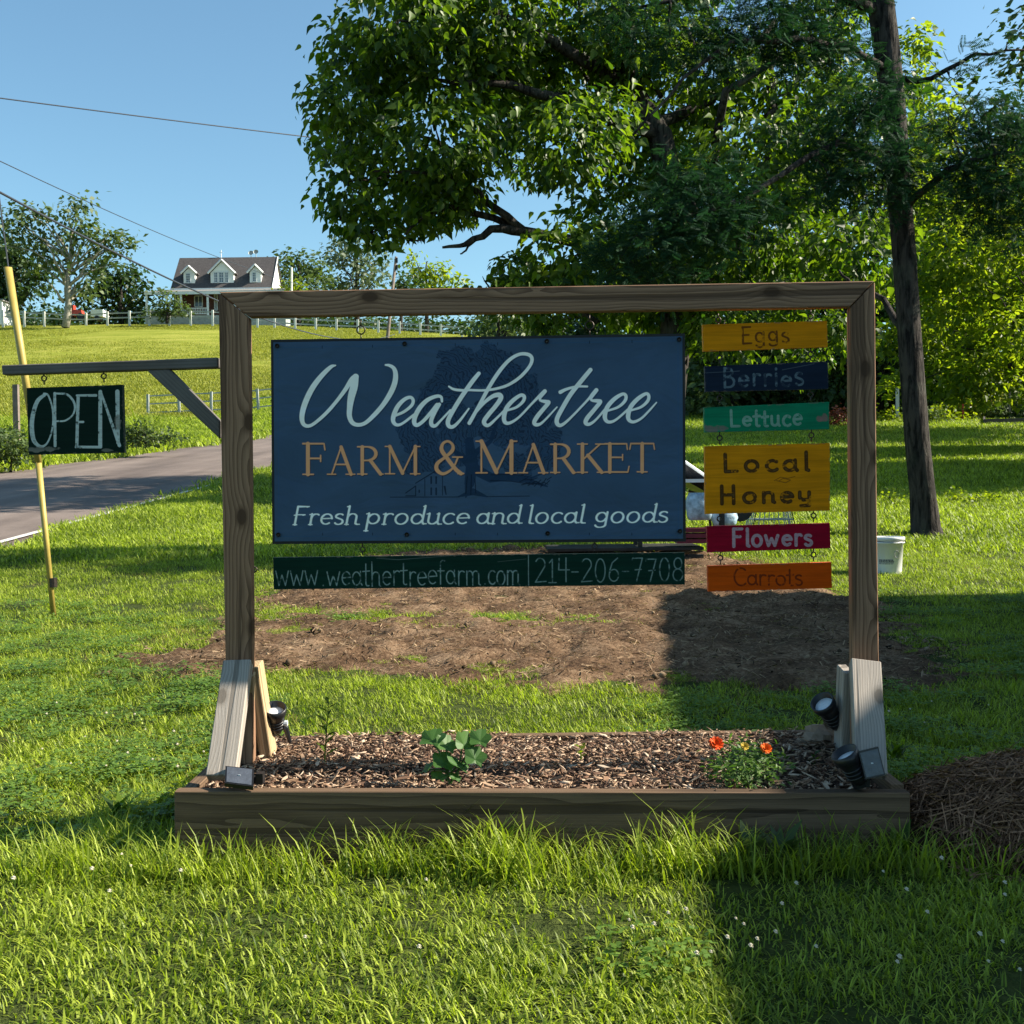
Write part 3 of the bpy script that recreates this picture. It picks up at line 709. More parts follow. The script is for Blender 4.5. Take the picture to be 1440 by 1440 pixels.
script += BB([[(-139,298,6),(-104,318,9),(-44,325,9),(0,323,8),(100,325,8),(190,312,9),(270,285,10),(350,230,11),(410,160,11),(425,110,12),(400,82,12),(340,80,11),(270,120,12),(200,200,13),(130,310,13),(60,440,12),(0,548,13)],
 [(30,490,9),(100,410,11),(160,365,14),(203,357,17),(213,380,16),(180,430,15),(130,490,15),(100,535,15),(110,560,13),(135,560,11),(190,510,8),(250,450,8)],
 [(255,462,8),(320,440,9),(365,400,11),(372,367,12),(345,360,12),(290,400,14),(250,450,15),(235,510,15),(245,545,13),(280,545,10),(340,505,8),(430,410,8),(480,360,11),(512,332,14)],
 [(512,332,14),(478,388,8),(520,403,13),(537,410,14),(505,450,14),(460,505,15),(440,545,14),(460,560,12),(500,540,8),(595,440,5)],
 [(822,187,14),(770,250,15),(690,350,15),(630,450,15),(595,520,15),(600,557,14),(630,560,11),(690,510,8),(800,395,8),(835,355,12),(862,325,14)],
 [(618,338,13),(660,318,10),(730,300,8),(800,300,7)],
 [(862,325,14),(826,388,8),(870,398,13),(888,406,14),(850,455,14),(800,515,15),(790,547,14),(815,556,11),(860,525,8),(930,445,8)],
 [(940,465,7),(1010,440,9),(1055,400,11),(1063,365,11),(1040,352,11),(985,385,14),(937,440,15),(920,500,15),(932,535,12),(965,540,10),(1010,515,8),(1100,435,8)],
 [(1100,462,7),(1165,440,9),(1210,400,11),(1218,365,11),(1198,350,11),(1143,385,14),(1095,440,15),(1078,500,15),(1088,532,12),(1120,540,10),(1170,515,8),(1225,460,7),(1270,410,5)]])
sm = cv.strokes(script)
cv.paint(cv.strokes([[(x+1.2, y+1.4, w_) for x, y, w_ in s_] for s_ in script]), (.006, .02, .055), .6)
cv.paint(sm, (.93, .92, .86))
# roman capitals: (thick) stems, (thin) serifs
def roman(c_, x0, x1, yb, h):
    W_ = x1-x0; T_, t_ = 2.9*h/46, 1.35*h/46
    g = {'F': [((.22,0),(.22,1),T_),((.0,1),(.9,1),t_),((.93,1),(.97,.8),t_*.8),((.22,.52),(.78,.52),t_),((.78,.62),(.78,.42),t_*.8),((0,0),(.46,0),t_*.8)],
         'A': [((.16,0),(.5,1),t_),((.5,1),(.86,0),T_),((.27,.36),(.72,.36),t_),((0,0),(.3,0),t_*.8),((.68,0),(1,0),t_*.8)],
         'R': [((.18,0),(.18,1),T_),((0,1),(.4,1),t_),((.18,.5),(.45,.5),t_),((.5,.5),(.9,0),T_),((.0,0),(.36,0),t_*.8),((.85,0),(1,0),t_*.8)],
         'M': [((.13,0),(.13,1),t_),((.13,1),(.5,.02),T_),((.5,.02),(.87,1),t_),((.87,1),(.87,0),T_),((0,0),(.27,0),t_*.8),((.73,0),(1,0),t_*.8),((0,1),(.15,1),t_*.8),((.85,1),(1,1),t_*.8)],
         'K': [((.18,0),(.18,1),T_),((.2,.45),(.82,1),t_),((.38,.6),(.88,0),T_),((0,0),(.36,0),t_*.8),((.0,1),(.36,1),t_*.8),((.66,1),(.98,1),t_*.8),((.72,0),(1,0),t_*.8)],
         'E': [((.2,0),(.2,1),T_),((0,1),(.88,1),t_),((.9,1),(.93,.8),t_*.8),((.2,.52),(.72,.52),t_),((.73,.62),(.73,.42),t_*.8),((0,0),(.93,0),t_),((.95,.0),(1,.2),t_*.8)],
         'T': [((.5,0),(.5,1),T_),((.04,1),(.96,1),t_),((.04,1),(0,.8),t_*.8),((.96,1),(1,.8),t_*.8),((.3,0),(.7,0),t_*.8)]}
    st = []
    if c_ == '&':
        q = [(.95,.0,T_),(.75,.15,T_),(.45,.5,T_),(.27,.75,T_),(.32,.95,t_*1.5),(.5,1.02,t_*1.3),(.66,.9,t_*1.5),(.64,.72,T_*.9),(.4,.52,t_*1.5),(.12,.32,T_*.9),(.1,.12,T_),(.3,-.01,T_*.8),(.55,.08,t_*1.3),(.72,.25,t_),(.84,.5,t_)]
        st = [spline([(x0+u*W_, yb-v*h, w_) for u, v, w_ in q], 5), [(x0+.66*W_, yb-.52*h, t_*.8), (x0+W_, yb-.52*h, t_*.8)], [(x0+.85*W_, yb, t_), (x0+1.04*W_, yb, t_)]]
    else:
        for (a, b, w_) in g[c_]: st.append([(x0+a[0]*W_, yb-a[1]*h, w_), (x0+b[0]*W_, yb-b[1]*h, w_)])
        if c_ == 'R': st.append([(x0+W_*(.38+.34*math.sin(q)), yb-h*(.75+.25*math.cos(q)), t_+(T_-t_)*math.sin(q)) for q in np.linspace(0, math.pi, 12)])
    return st
caps = []
for c_, a, b, yb, h in (('F', 424.5, 456.5, 667.5, 44), ('A', 459, 498, 667.3, 39), ('R', 502, 538, 667, 39), ('M', 541, 590, 666.5, 39), ('&', 610, 650, 666, 45),
                        ('M', 669.5, 727, 665, 45), ('A', 730, 771, 664.8, 40), ('R', 775, 811, 664.3, 40), ('K', 813, 852, 664, 40), ('E', 852, 886, 663.6, 40), ('T', 887, 922, 663.3, 40)):
    caps += roman(c_, a, b, yb, h)
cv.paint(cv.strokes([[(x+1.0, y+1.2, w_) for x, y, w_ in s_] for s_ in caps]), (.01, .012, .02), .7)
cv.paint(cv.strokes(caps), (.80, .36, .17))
tag_ = text('Fresh', (409, 740), (501, 739), 26, 1.55, .2, .5, serif=.8, tr=.94) + text('produce', (512, 739), (658, 738), 26, 1.55, .2, .5, serif=.8, tr=.94) + text('and', (668, 738), (731, 737), 26, 1.55, .2, .5, serif=.8, tr=.94) \
    + text('local', (741, 737), (822, 736), 26, 1.55, .2, .5, serif=.8, tr=.94) + text('goods', (836, 736), (940, 734.5), 26, 1.55, .2, .5, serif=.8, tr=.94)
cv.paint(cv.strokes(tag_), (.88, .92, .87))
hem = cv.strokes([[(a, b, .35) for a, b in ((389, 486), (955, 478.5), (956, 753), (390.5, 757), (389, 486))]])
cv.paint(hem, (.02, .085, .20), .7)
for a in (452, 523, 640, 700, 830, 890): cv.paint(cv.strokes([[(a, 484.5-(a-400)*.0145, .5), (a, 488-(a-400)*.0145, .5)], [(a, 752-(a-400)*.004, .5), (a, 755-(a-400)*.004, .5)]]), (.004, .012, .03), .9)
m_ban = signmat('banner_vinyl', cv.image('banner_print'), False, .5, .25)
MAT['black_edge'] = simple('black_edging', (.008, .009, .012), .5, .3, .2, 30)
bn = thing('banner_sign', 'large blue farm banner with script lettering hanging from the top beam of the timber frame', 'banner', P(672, 617, 3.24))
cb_ = P(672, 617, 3.24)
panel('backing_board', [(380.8, 477.6), (963.3, 469), (964.5, 761.6), (383, 765.2)], 3.232, .018, MAT['black_edge'], MAT['black_edge'], bn)
wv = lambda u, v: -.0022+.0014*math.sin(u*31+v*9)*math.exp(-((v-.02)*9)**2)+.0012*math.sin(u*27-v*7)*math.exp(-((1-v)*8)**2)+.0009*math.sin(u*9+v*3)*math.sin(v*3.1)*1.0-.0010*math.exp(-((v-.5)*3)**2)*(math.sin(u*23)**2)
panel('banner_sheet', [(384.5, 481.5), (959.5, 473), (960.5, 757.5), (386.5, 761.3)], 3.2315, .0004, m_ban, MAT['black_edge'], bn, seg=(60, 24), wave=wv)
for a, b in ((390, 486.5), (569, 483.5), (769, 480), (955, 477.5), (391.5, 752), (572, 751.8), (770, 750), (956, 747)):
    c = P(a, b, 3.2265); mb = MB()
    mb.lathe([(.0001, -.0012), (.0062, -.001), (.0068, .0012), (.0068, .003)], 14, mat=Matrix.Translation(c) @ Matrix.Rotation(R(90), 4, 'X')); mb.lathe([(.0, -.0032), (.003, -.003), (.0034, 0)], 10, mat=Matrix.Translation(c) @ Matrix.Rotation(R(90), 4, 'X'))
    child(mb.build('grommet', MAT['dark_metal'], smooth=True), bn)
for a, t0, t1 in ((507.5, 448, 478), (829, 440, 473)):
    eyehook(a, (t0+t1)/2+1, 3.245, bn, .0125, .018)

# --- painted boards
MAT['board_back'] = simple('raw_board', (.18, .13, .09), .85, .2, .3, 20)
def board(quad, base, words, label, shaft, wear=None, W=900, edge=None, nm='hanging_board'):
    wpx = quad[1][0]-quad[0][0]; hpx = quad[3][1]-quad[0][1]; H = int(W*hpx/wpx)
    c_ = Canvas(quad, W, H, base); c_.im *= .78*(.88+.24*c_.nz(25, quad[0][0]))[..., None]
    for sts, col, al, br in words:
        m_ = c_.strokes(sts)
        if br: m_ = m_*np.clip((c_.nz(5, 31)-.5+br)*5, .12, 1)
        c_.paint(m_, tuple(q*.8 for q in col), al)
    if wear: wear(c_)
    # scuffed edges
    e_ = np.minimum(np.minimum(c_.xx, W-c_.xx), np.minimum(c_.yy, H-c_.yy))/c_.k
    c_.paint(np.clip((1.1-e_)+(c_.nz(4, 77)-.62)*8, 0, 1)*(e_ < 5), (.16, .13, .10), .5)
    im = c_.image(nm+'_print'); mt = signmat(nm+'_paint', im, True, .55, .25)
    ctr = P(sum(q[0] for q in quad)/4, sum(q[1] for q in quad)/4, 3.235)
    t = thing(nm, label, 'sign', ctr, None)
    ed_ = simple('board_edge', tuple(q*.8+.02 for q in base), .7, .2, .3, 30)
    panel('board', quad, 3.235, .018, mt, edge or ed_, t)
    for (a, b) in shaft: eyehook(a, b, 3.243, t, .0075, .012)
    return t
g1 = 'painted produce boards hung in a column'
YEL = (.78, .275, .004)
t = board([(988, 456.5), (1163, 451), (1164, 488), (989, 494)], YEL, [(text('Eggs', (1042, 483.5), (1111, 480.5), 24, 1.6, 0, .2, .05, tr=.84), (.13, .035, .008), .9, .25)], 'yellow painted board reading Eggs, topmost in the column of produce boards', ((1010, 450), (1140, 445)))
t = board([(991, 515), (1164, 508), (1165, 547), (992, 551)], (.012, .022, .045), [(text('Berries', (1016, 544), (1131, 541), 27, 1.8, 0, .2, .06, tr=.84), (.16, .22, .26), .75, .15), ([[(992, 524, .4), (1040, 521, .5)], [(1100, 520, .5), (1145, 512, .4)]], (.12, .15, .18), .6, 0)], 'navy painted board reading Berries in faded chalk grey letters', ((1012, 503), (1140, 498)))
def lw(c_):
    for x, y, rx, ry in ((1002, 604, 22, 6), (1160, 586, 8, 5), (1152, 588, 5, 4)):
        u, v = c_.to((x, y)); d = ((c_.xx-u)/(rx*c_.k))**2+((c_.yy-v)/(ry*c_.k))**2
        c_.paint(np.clip((1-d+(c_.nz(6, 5)-.5)*2.4)*2, 0, 1), (.20, .14, .13) if x < 1100 else (.26, .13, .12), .75)
t = board([(990, 573), (1166, 565), (1166, 603.5), (991, 608)], (.006, .215, .105), [(text('Lettuce', (1026, 600), (1129, 597), 24, 1.9, 0, .1, .03, tr=.84), (.25, .42, .33), .9, .35)], 'green painted board reading Lettuce with worn corners', ((1012, 560), (1140, 555)), lw)
def hollow(sts, c_in): return [[(x, y, w_*.45) for x, y, w_ in s_] for s_ in sts]
lo = text('Local', (1016, 664), (1140, 661), 25, 2.7, 0, .1, .02, tr=.74); ho = text('Honey', (1011, 708), (1145, 706), 24, 2.7, 0, .1, .02, tr=.76)
t = board([(991, 627.5), (1167, 623), (1167, 718), (992, 723)], YEL, [(lo+ho, (.035, .016, .008), .92, .3), (hollow(lo+ho, 0), (.16, .09, .03), .7, -.02),
   ([arc_ for arc_ in [[(1089, 676, .5), (1098, 671, .5), (1108, 673, .5), (1118, 670, .5)], [(1092, 676, .5), (1105, 679, .5), (1112, 675, .5), (1101, 673, .5), (1096, 676, .5)]]], (.05, .02, .01), .7, 0)], 'tall yellow painted board reading Local Honey in dark block letters', ((1012, 616), (1141, 612)))
t = board([(994, 740), (1167, 735.5), (1168, 771), (995, 777)], (.33, .003, .022), [(text('Flowers', (1029, 769), (1143, 767), 25, 2.3, 0, .1, .04, tr=.84), (.55, .36, .40), .92, .4)], 'dark red painted board reading Flowers in pale pink letters', ((1012, 729.5), (1144, 725)))
t = board([(995, 796), (1169, 790.5), (1170, 827), (996, 832)], (.66, .085, .002), [(text('Carrots', (1031, 824), (1128, 822), 24, 1.35, 0, .1, .04), (.14, .02, .006), .85, .3)], 'orange painted board reading Carrots, lowest in the column of produce boards', ((1013, 784.5), (1144, 780)))
WEB = text('www', (387, 824), (447, 823), 36, .75, 0, 0, .01) + text('.', (451, 824), (457, 824), 36, 1.0) + text('weathertreefarm', (459, 824), (676, 822), 34, .8, 0, 0, .03) + text('.com', (680, 822), (731, 822), 34, .9, 0, 0, .02)
PH = text('214-206-7708', (751, 819), (961, 817), 33, .85, 0, .1, .02)
t = board([(384, 784), (963, 777), (963, 822), (385, 829)], (.004, .032, .022), [(WEB, (.30, .40, .38), .9, .22), (PH, (.24, .34, .32), .85, .25), ([[(743, 780, .6), (743.5, 823, .6)]], (.3, .4, .38), .8, 0), ([[(530, 785, .4), (560, 787, .5), (640, 781, .4)], [(700, 790, .3), (740, 786, .3)]], (.2, .24, .22), .5, 0)],
    'long dark green board with hand chalked web address and phone number below the banner', ((510, 772.5), (836, 768)), None, 1700)
def ow(c_):
    for x, y, rx, ry in ((60, 632, 22, 4), (166, 597, 5, 12), (150, 633, 8, 2.5)):
        u, v = c_.to((x, y)); d = ((c_.xx-u)/(rx*c_.k))**2+((c_.yy-v)/(ry*c_.k))**2
        c_.paint(np.clip((1-d+(c_.nz(7, 5)-.5)*2.6)*2, 0, 1), (.20, .19, .16), .7)
opn = [spline([(64, 554, 2), (52, 565, 2.8), (45, 592, 3), (47, 618, 3), (57, 628, 2), (67, 622, 1.2), (74, 600, 1.2), (74, 575, 1.2), (68, 556, 1.2), (62, 553, 1.5)]),
       [(77, 553, 2), (77.5, 627, 2)], spline([(78, 553, 1.2), (95, 555, 1.5), (105, 568, 1.6), (103, 582, 1.2), (92, 591, 1.2), (79, 592, 1.2)]),
       [(110, 557, 2.2), (108, 628, 2.2)], [(108, 556, 1.4), (135, 556, 1.8)], [(110, 593, 1.4), (117, 593, 1.6)], [(107, 628.5, 1.8), (142, 628.5, 1.8)],
       [(141, 551, 2.6), (141, 627, 2.8)], [(142, 552, 1.4), (168, 626, 2.4)], [(165, 551, 3), (166, 622, 2.4)]]
t = board([(37.5, 545.5), (172, 541), (174.5, 636.5), (40.5, 639.5)], (.006, .022, .016), [(opn, (.62, .70, .66), .95, .3)], 'dark green board with white hand painted OPEN hanging from the side arm', ((62, 532), (146, 529)), ow, 700)
for o_ in bpy.data.objects:
    if o_.name.startswith('hanging_board') and 'OPEN' not in str(o_.get('label')) and 'web' not in str(o_.get('label')) and o_.get('category'): o_['group'] = g1
# eye screw left of the long board
o_ = eyehook(358, 801, 3.25, fr, .007, .004)

# ================================================================== GRASS (instanced tufts, one object per kind of cover)
def hidden_mesh(name, T, TF, mat, N_, radius, hfun, tilt=.35, wfun=None):
    """a tuft prototype kept outside the scene, used only by the geometry nodes"""
    a = rng.uniform(0, 2*math.pi, N_); r = radius*np.sqrt(rng.random(N_)); pos = np.stack([r*np.cos(a), r*np.sin(a), np.full(N_, -.004)], 1)
    h = hfun(N_); wd = wfun(N_) if wfun else np.full(N_, 1.0)
    rot = rotz(rng.uniform(0, 6.28, N_)) @ rotx(np.abs(rng.normal(0, tilt, N_)))
    me = inst_mesh(name, T, TF, pos, rot, np.stack([wd, h, h], 1), mat)
    return bpy.data.objects.new(name, me)
BL = np.array([(-.5, 0, 0), (.5, 0, 0), (-.42, -.06, .4), (.42, -.06, .4), (-.28, -.22, .75), (.28, -.22, .75), (0, -.5, 1.0)])
BLF = [(0, 1, 3, 2), (2, 3, 5, 4), (4, 5, 6)]
MAT['grass'] = foliage('grass_blades', (.010, .052, .003), (.42, .50, .06), .42, (1.25, 1.4, .4), .5, .28, inst=True)
MAT['grass_dry'] = foliage('dry_grass', (.15, .13, .03), (.33, .28, .09), .3, (1.2, 1.1, .6), .6, .2, inst=True)
MAT['hay'] = foliage('hay_meadow_grass', (.12, .16, .015), (.34, .35, .07), .4, (1.2, 1.2, .5), .6, .2, inst=True)
MAT['clover'] = foliage('clover_leaf', (.05, .11, .015), (.15, .24, .04), .3, None, .5, .3, inst=True)
def coll(name, objs):
    c = bpy.data.collections.new(name)
    for o_ in objs: c.objects.link(o_)
    return c
def scatter(name, x, y, z, rz, scl, idx, c_, kind='stuff', sink=0.0):
    n_ = len(x); me = bpy.data.meshes.new(name); me.vertices.add(n_)
    me.vertices.foreach_set('co', np.stack([x, y, z-sink], 1).ravel())
    e = .2; gx = (TZ(x+e, y)-TZ(x-e, y))/(2*e); gy = (TZ(x, y+e)-TZ(x, y-e))/(2*e)
    nrm = np.stack([-gx, -gy, np.ones(n_)], 1); nrm /= np.linalg.norm(nrm, axis=1)[:, None]
    # matrix = tilt(normal) * rotz ; to XYZ euler
    cz, sz = np.cos(rz), np.sin(rz); X0 = np.stack([cz, sz, np.zeros(n_)], 1)
    Xv = X0-nrm*np.sum(X0*nrm, 1)[:, None]; Xv /= np.linalg.norm(Xv, axis=1)[:, None]; Yv = np.cross(nrm, Xv)
    eul = np.stack([np.arctan2(Yv[:, 2], nrm[:, 2]), -np.arcsin(np.clip(Xv[:, 2], -1, 1)), np.arctan2(Xv[:, 1], Xv[:, 0])], 1)
    for an, ty, da in (('rot', 'FLOAT_VECTOR', eul), ('scl', 'FLOAT', scl), ('idx', 'INT', idx)):
        at = me.attributes.new(an, ty, 'POINT')
        at.data.foreach_set('vector' if ty == 'FLOAT_VECTOR' else 'value', np.asarray(da).ravel())
    me.update()
    o_ = bpy.data.objects.new(name, me); COL.objects.link(o_); o_['kind'] = kind
    ng = bpy.data.node_groups.new(name+'_nodes', 'GeometryNodeTree')
    ng.interface.new_socket('Geometry', in_out='INPUT', socket_type='NodeSocketGeometry'); ng.interface.new_socket('Geometry', in_out='OUTPUT', socket_type='NodeSocketGeometry')
    gi = ng.nodes.new('NodeGroupInput'); go = ng.nodes.new('NodeGroupOutput'); ip = ng.nodes.new('GeometryNodeInstanceOnPoints'); ci = ng.nodes.new('GeometryNodeCollectionInfo')
    ci.inputs['Collection'].default_value = c_; ci.inputs['Separate Children'].default_value = True; ci.inputs['Reset Children'].default_value = True
    def na(nm, dt):
        q = ng.nodes.new('GeometryNodeInputNamedAttribute'); q.data_type = dt; q.inputs['Name'].default_value = nm; return q.outputs['Attribute']
    L = ng.links; L.new(gi.outputs[0], ip.inputs['Points']); L.new(ci.outputs[0], ip.inputs['Instance']); ip.inputs['Pick Instance'].default_value = True
    L.new(na('idx', 'INT'), ip.inputs['Instance Index']); L.new(na('rot', 'FLOAT_VECTOR'), ip.inputs['Rotation']); L.new(na('scl', 'FLOAT'), ip.inputs['Scale'])
    L.new(ip.outputs[0], go.inputs[0])
    md = o_.modifiers.new('scatter', 'NODES'); md.node_group = ng
    return o_
def hf(lo, hi, p_=1.0): return lambda n_: lo+(hi-lo)*rng.random(n_)**p_
tuft_near = [hidden_mesh('grass_tuft', BL, BLF, MAT['grass'], 170, .13, hf(.012, .046, 1.25), .8, hf(.0026, .0058)) for _ in range(6)]
tuft_long = [hidden_mesh('grass_tuft_long', BL, BLF, MAT['grass'], 26, .05, hf(.06, .15, 1.2), .42, hf(.003, .0065)) for _ in range(4)]
tuft_far = [hidden_mesh('grass_tuft_far', BL, BLF, MAT['grass'], 150, .4, hf(.03, .085, 1.2), .45, hf(.008, .016)) for _ in range(4)]
tuft_dry = [hidden_mesh('grass_tuft_dry', BL, BLF, MAT['grass_dry'], 40, .12, hf(.015, .05, 1.3), .8, hf(.002, .004)) for _ in range(3)]
tuft_hay = [hidden_mesh('hay_tuft', BL, BLF, MAT['hay'], 110, 1.1, hf(.06, .24, 1.2), .4, hf(.03, .06)) for _ in range(3)]
CLV = np.array([(0, 0, 0), (-.5, .5, .12), (0, 1, .08), (.5, .5, .12)]); 
tuft_clv = []
for _ in range(3):
    K = 70; a = rng.uniform(0, 6.28, K); r = .12*np.sqrt(rng.random(K)); c0 = np.stack([r*np.cos(a), r*np.sin(a), rng.uniform(.02, .055, K)], 1)
    c0 = np.repeat(c0, 3, 0); rz_ = np.repeat(rng.uniform(0, 6.28, K), 3)+np.tile([0, 2.09, 4.19], K)
    tuft_clv.append(bpy.data.objects.new('clover_patch', inst_mesh('clover_patch', CLV, [(0, 1, 2, 3)], c0, rotz(rz_) @ rotx(rng.normal(0, .25, 3*K)), np.full(3*K, .012), MAT['clover'])))
C_near = coll('tufts_near', tuft_near); C_long = coll('tufts_long', tuft_long); C_far = coll('tufts_far', tuft_far); C_dry = coll('tufts_dry', tuft_dry); C_hay = coll('tufts_hay', tuft_hay); C_clv = coll('tufts_clover', tuft_clv)
HEAP = (1.62, 3.1)
def heapz(x, y):
    d = ((x-HEAP[0])/.62)**2+((y-HEAP[1]-.05)/.42)**2
    return .21*np.clip(1-d, 0, 1)**.7
def allowed(x, y, pad=0.0):
    ok = ~((x > BEDX0-.14+.05) & (x < BEDX1+.08) & (y > BEDY0-.03) & (y < BEDY1+.04))
    ok &= ~road_mask(x, y, .02+pad)
    sd_ = polydist(x, y, SOIL)+(fbm(x, y, .5)-.5)*.7; band = inpoly(x, y, SBAND) & (fbm(x+5, y, .5) > .28)
    ok &= (sd_ > .03) | band
    ok &= heapz(x, y) < .05
    return ok
def wedge(y0, y1, per, edge=.49, extra=.35):
    """random points per m2 in the visible wedge plus a margin"""
    A = (y1-y0)*(edge*(y0+y1)+2*extra); n_ = int(A*per); y = rng.uniform(y0, y1, n_*3); x = rng.uniform(-1, 1, n_*3)*(edge*y1+extra)
    k = np.abs(x) < edge*y+extra; return x[k][:n_], y[k][:n_]
def spread(name, parts, c_, ni, scl=(0.8, 1.25), dens=None, kind='stuff', pad=0):
    x = np.concatenate([q[0] for q in parts]); y = np.concatenate([q[1] for q in parts]); f = np.concatenate([np.full(len(q[0]), q[2]) for q in parts])
    k = allowed(x, y, pad)
    if dens is not None: k &= rng.random(len(x)) < dens(x, y)
    x, y, f = x[k], y[k], f[k]; n_ = len(x)
    s_ = f*rng.uniform(*scl, n_)*(.8+.45*fbm(x, y, .8))
    return scatter(name, x, y, TZ(x, y)+(fbm(x, y, 2.5)-.5)*.05*np.clip((y-4.5)/4, 0, 1)*np.clip((60-y)/30, 0, 1), rng.uniform(0, 6.28, n_), s_, rng.integers(0, ni, n_), c_, kind)
def W_(y0, y1, per, f, **k): x, y = wedge(y0, y1, per, **k); return (x, y, f)
spread('lawn_grass', [W_(1.5, 4.4, 95, 1.0), W_(4.4, 8, 65, 1.05), W_(8, 13, 38, 1.2)], C_near, 6)
x_ = rng.uniform(-1.35, 1.3, 150); y_ = rng.uniform(2.80, 2.97, 150); x2 = rng.uniform(-1.3, -.95, 50); y2 = rng.uniform(2.95, 3.6, 50)
lg = W_(1.6, 7, 3, .5)
spread('long_grass', [lg, (x_, y_, .85), (x2, y2, .7), (rng.normal(-.05, .09, 12), rng.normal(2.9, .03, 12), 1.25), (rng.normal(.42, .05, 5), rng.normal(2.9, .03, 5), 1.25)], C_long, 4)
spread('far_lawn_grass', [W_(12, 20, 14, 1.1, extra=3), W_(20, 34, 6, 1.7, extra=4), W_(34, 60, 2.6, 2.4, extra=6)], C_far, 4)
x_, y_ = wedge(60, 150, 1.3, extra=5); spread('hay_meadow', [(x_, y_, 1.05)], C_hay, 3, dens=lambda x, y: (x < 40)*1.0)
spread('clover_leaves', [W_(2.2, 9, 16, 1.0)], C_clv, 3, dens=lambda x, y: (fbm(x+30, y, 1.3) > .5)*np.where(y > 3.3, 1.0, .18))
# dry thatch and litter
def thatch(x, y):
    d = np.abs(polydist(x, y, SOIL)); return np.clip(1.1-d/.5, 0, 1)*.9+.18*(fbm(x+4, y, .6) > .55)
spread('dry_grass', [W_(2.2, 13, 40, 1.0)], C_dry, 3, dens=thatch)
# grass sprouting in the bare soil, straw and twigs on it
K = 5200; x_ = rng.uniform(-3, 4, K); y_ = rng.uniform(5.3, 12.5, K); k = (polydist(x_, y_, SOIL) < -.02) & (fbm(x_+8, y_, .45) > .6); x_, y_ = x_[k], y_[k]
scatter('sprouting_grass', x_, y_, TZ(x_, y_)+.02, rng.uniform(0, 6.28, len(x_)), rng.uniform(.25, .55, len(x_)), rng.integers(0, 6, len(x_)), C_near)
K = 3000; x_ = rng.uniform(-2.4, 3, K); y_ = rng.uniform(5.5, 10, K); k = inpoly(x_, y_, SBAND) & (fbm(x_+5, y_, .5) > .3); x_, y_ = x_[k], y_[k]
scatter('grass_strip', x_, y_, TZ(x_, y_)+.02, rng.uniform(0, 6.28, len(x_)), rng.uniform(.8, 1.35, len(x_)), rng.integers(0, 6, len(x_)), C_near)
m_lit = foliage('soil_litter', (.02, .012, .008), (.34, .24, .15), .1, None, .8, .1, inst=False)
K = 34000; x_ = rng.uniform(-3.2, 4.5, K); y_ = rng.uniform(5.3, 12.5, K); k = polydist(x_, y_, SOIL)+(fbm(x_, y_, .5)-.5)*.5 < .1; x_, y_ = x_[k], y_[k]; K = len(x_)
o_ = mobj(inst_mesh('soil_litter', [(-.5, -.06, 0), (.5, -.03, .03), (.5, .05, .0), (-.5, .06, .04)], [(0, 1, 2, 3)], np.stack([x_, y_, TZ(x_, y_)+.045+(fbm(x_, y_, .25)-.45)*.12], 1), rotz(rng.uniform(0, 6.28, K)) @ rotx(rng.normal(0, .4, K)) @ roty(rng.normal(0, .3, K)), rng.uniform(.015, .06, K), m_lit), 'soil_litter'); o_['kind'] = 'stuff'

K = 2600; x_ = rng.uniform(-3.2, 4.5, K); y_ = rng.uniform(5.3, 12.5, K); k = polydist(x_, y_, SOIL) < -.02; x_, y_ = x_[k], y_[k]; K = len(x_)
T = np.array([(0, 0, -1), (.9, .1, -.2), (.2, .8, -.3), (-.8, .4, -.1), (-.5, -.8, -.2), (.5, -.7, 0), (.1, .1, .75)])*.5
o_ = mobj(inst_mesh('soil_clods', T, [(0, 2, 1), (0, 3, 2), (0, 4, 3), (0, 5, 4), (0, 1, 5), (6, 1, 2), (6, 2, 3), (6, 3, 4), (6, 4, 5), (6, 5, 1)], np.stack([x_, y_, TZ(x_, y_)+.035+(fbm(x_, y_, .25)-.45)*.12], 1), rotz(rng.uniform(0, 6.28, K)) @ rotx(rng.normal(0, .4, K)), .008+.045*rng.random(K)**3, m_lit), 'soil_clods'); o_['kind'] = 'stuff'

# white clover heads, one object each
mw = simple('clover_head', (.62, .57, .45), .7, .2, .2, 200)
mb = MB()
for i in range(26):
    a = rng.uniform(0, 6.28); t = rng.uniform(0, 1.9); d = np.array([math.sin(t)*math.cos(a), math.sin(t)*math.sin(a), math.cos(t)])
    mb.tube([d*.001, d*.0058], [.0014, .0008], 4)
hd = mb.build('clover_flower', mw); mb = MB(); mb.tube([(0, 0, -.07), (.004, 0, 0)], .0009, 4); st_ = mb.build('stem', MAT['clover'])
hx = []
for (a, b) in ((80, 988), (66, 1008), (150, 1012), (190, 1010), (205, 1035), (245, 1040), (250, 1060), (165, 1050), (180, 1065), (120, 1040), (60, 1060), (20, 1050), (100, 1080), (215, 1075), (250, 1085), (150, 1090), (287, 1065), (1075, 1060), (1250, 1010), (1280, 1003), (1300, 1020), (1310, 990), (1390, 1000),
               (130, 1240), (172, 1225), (185, 1243), (20, 1262), (155, 1287), (430, 1348), (255, 1245), (590, 1368), (1242, 1250), (1324, 1237), (1275, 1286), (1413, 1275), (1413, 1284), (1035, 1322), (1046, 1325), (1091, 1341), (1148, 1376), (1265, 1392), (1262, 1400), (1434, 1398), (1000, 1370), (980, 1380), (1065, 1362), (1023, 1356), (1304, 1308), (1056, 1374), (940, 1320), (965, 1305), (920, 1330), (1410, 1369), (1378, 1347), (1390, 1395), (885, 1320), (890, 1345), (1120, 1265), (1100, 1310), (600, 1262)):
    g = G(a, b+24); hx.append((g[0], g[1], g[2]))
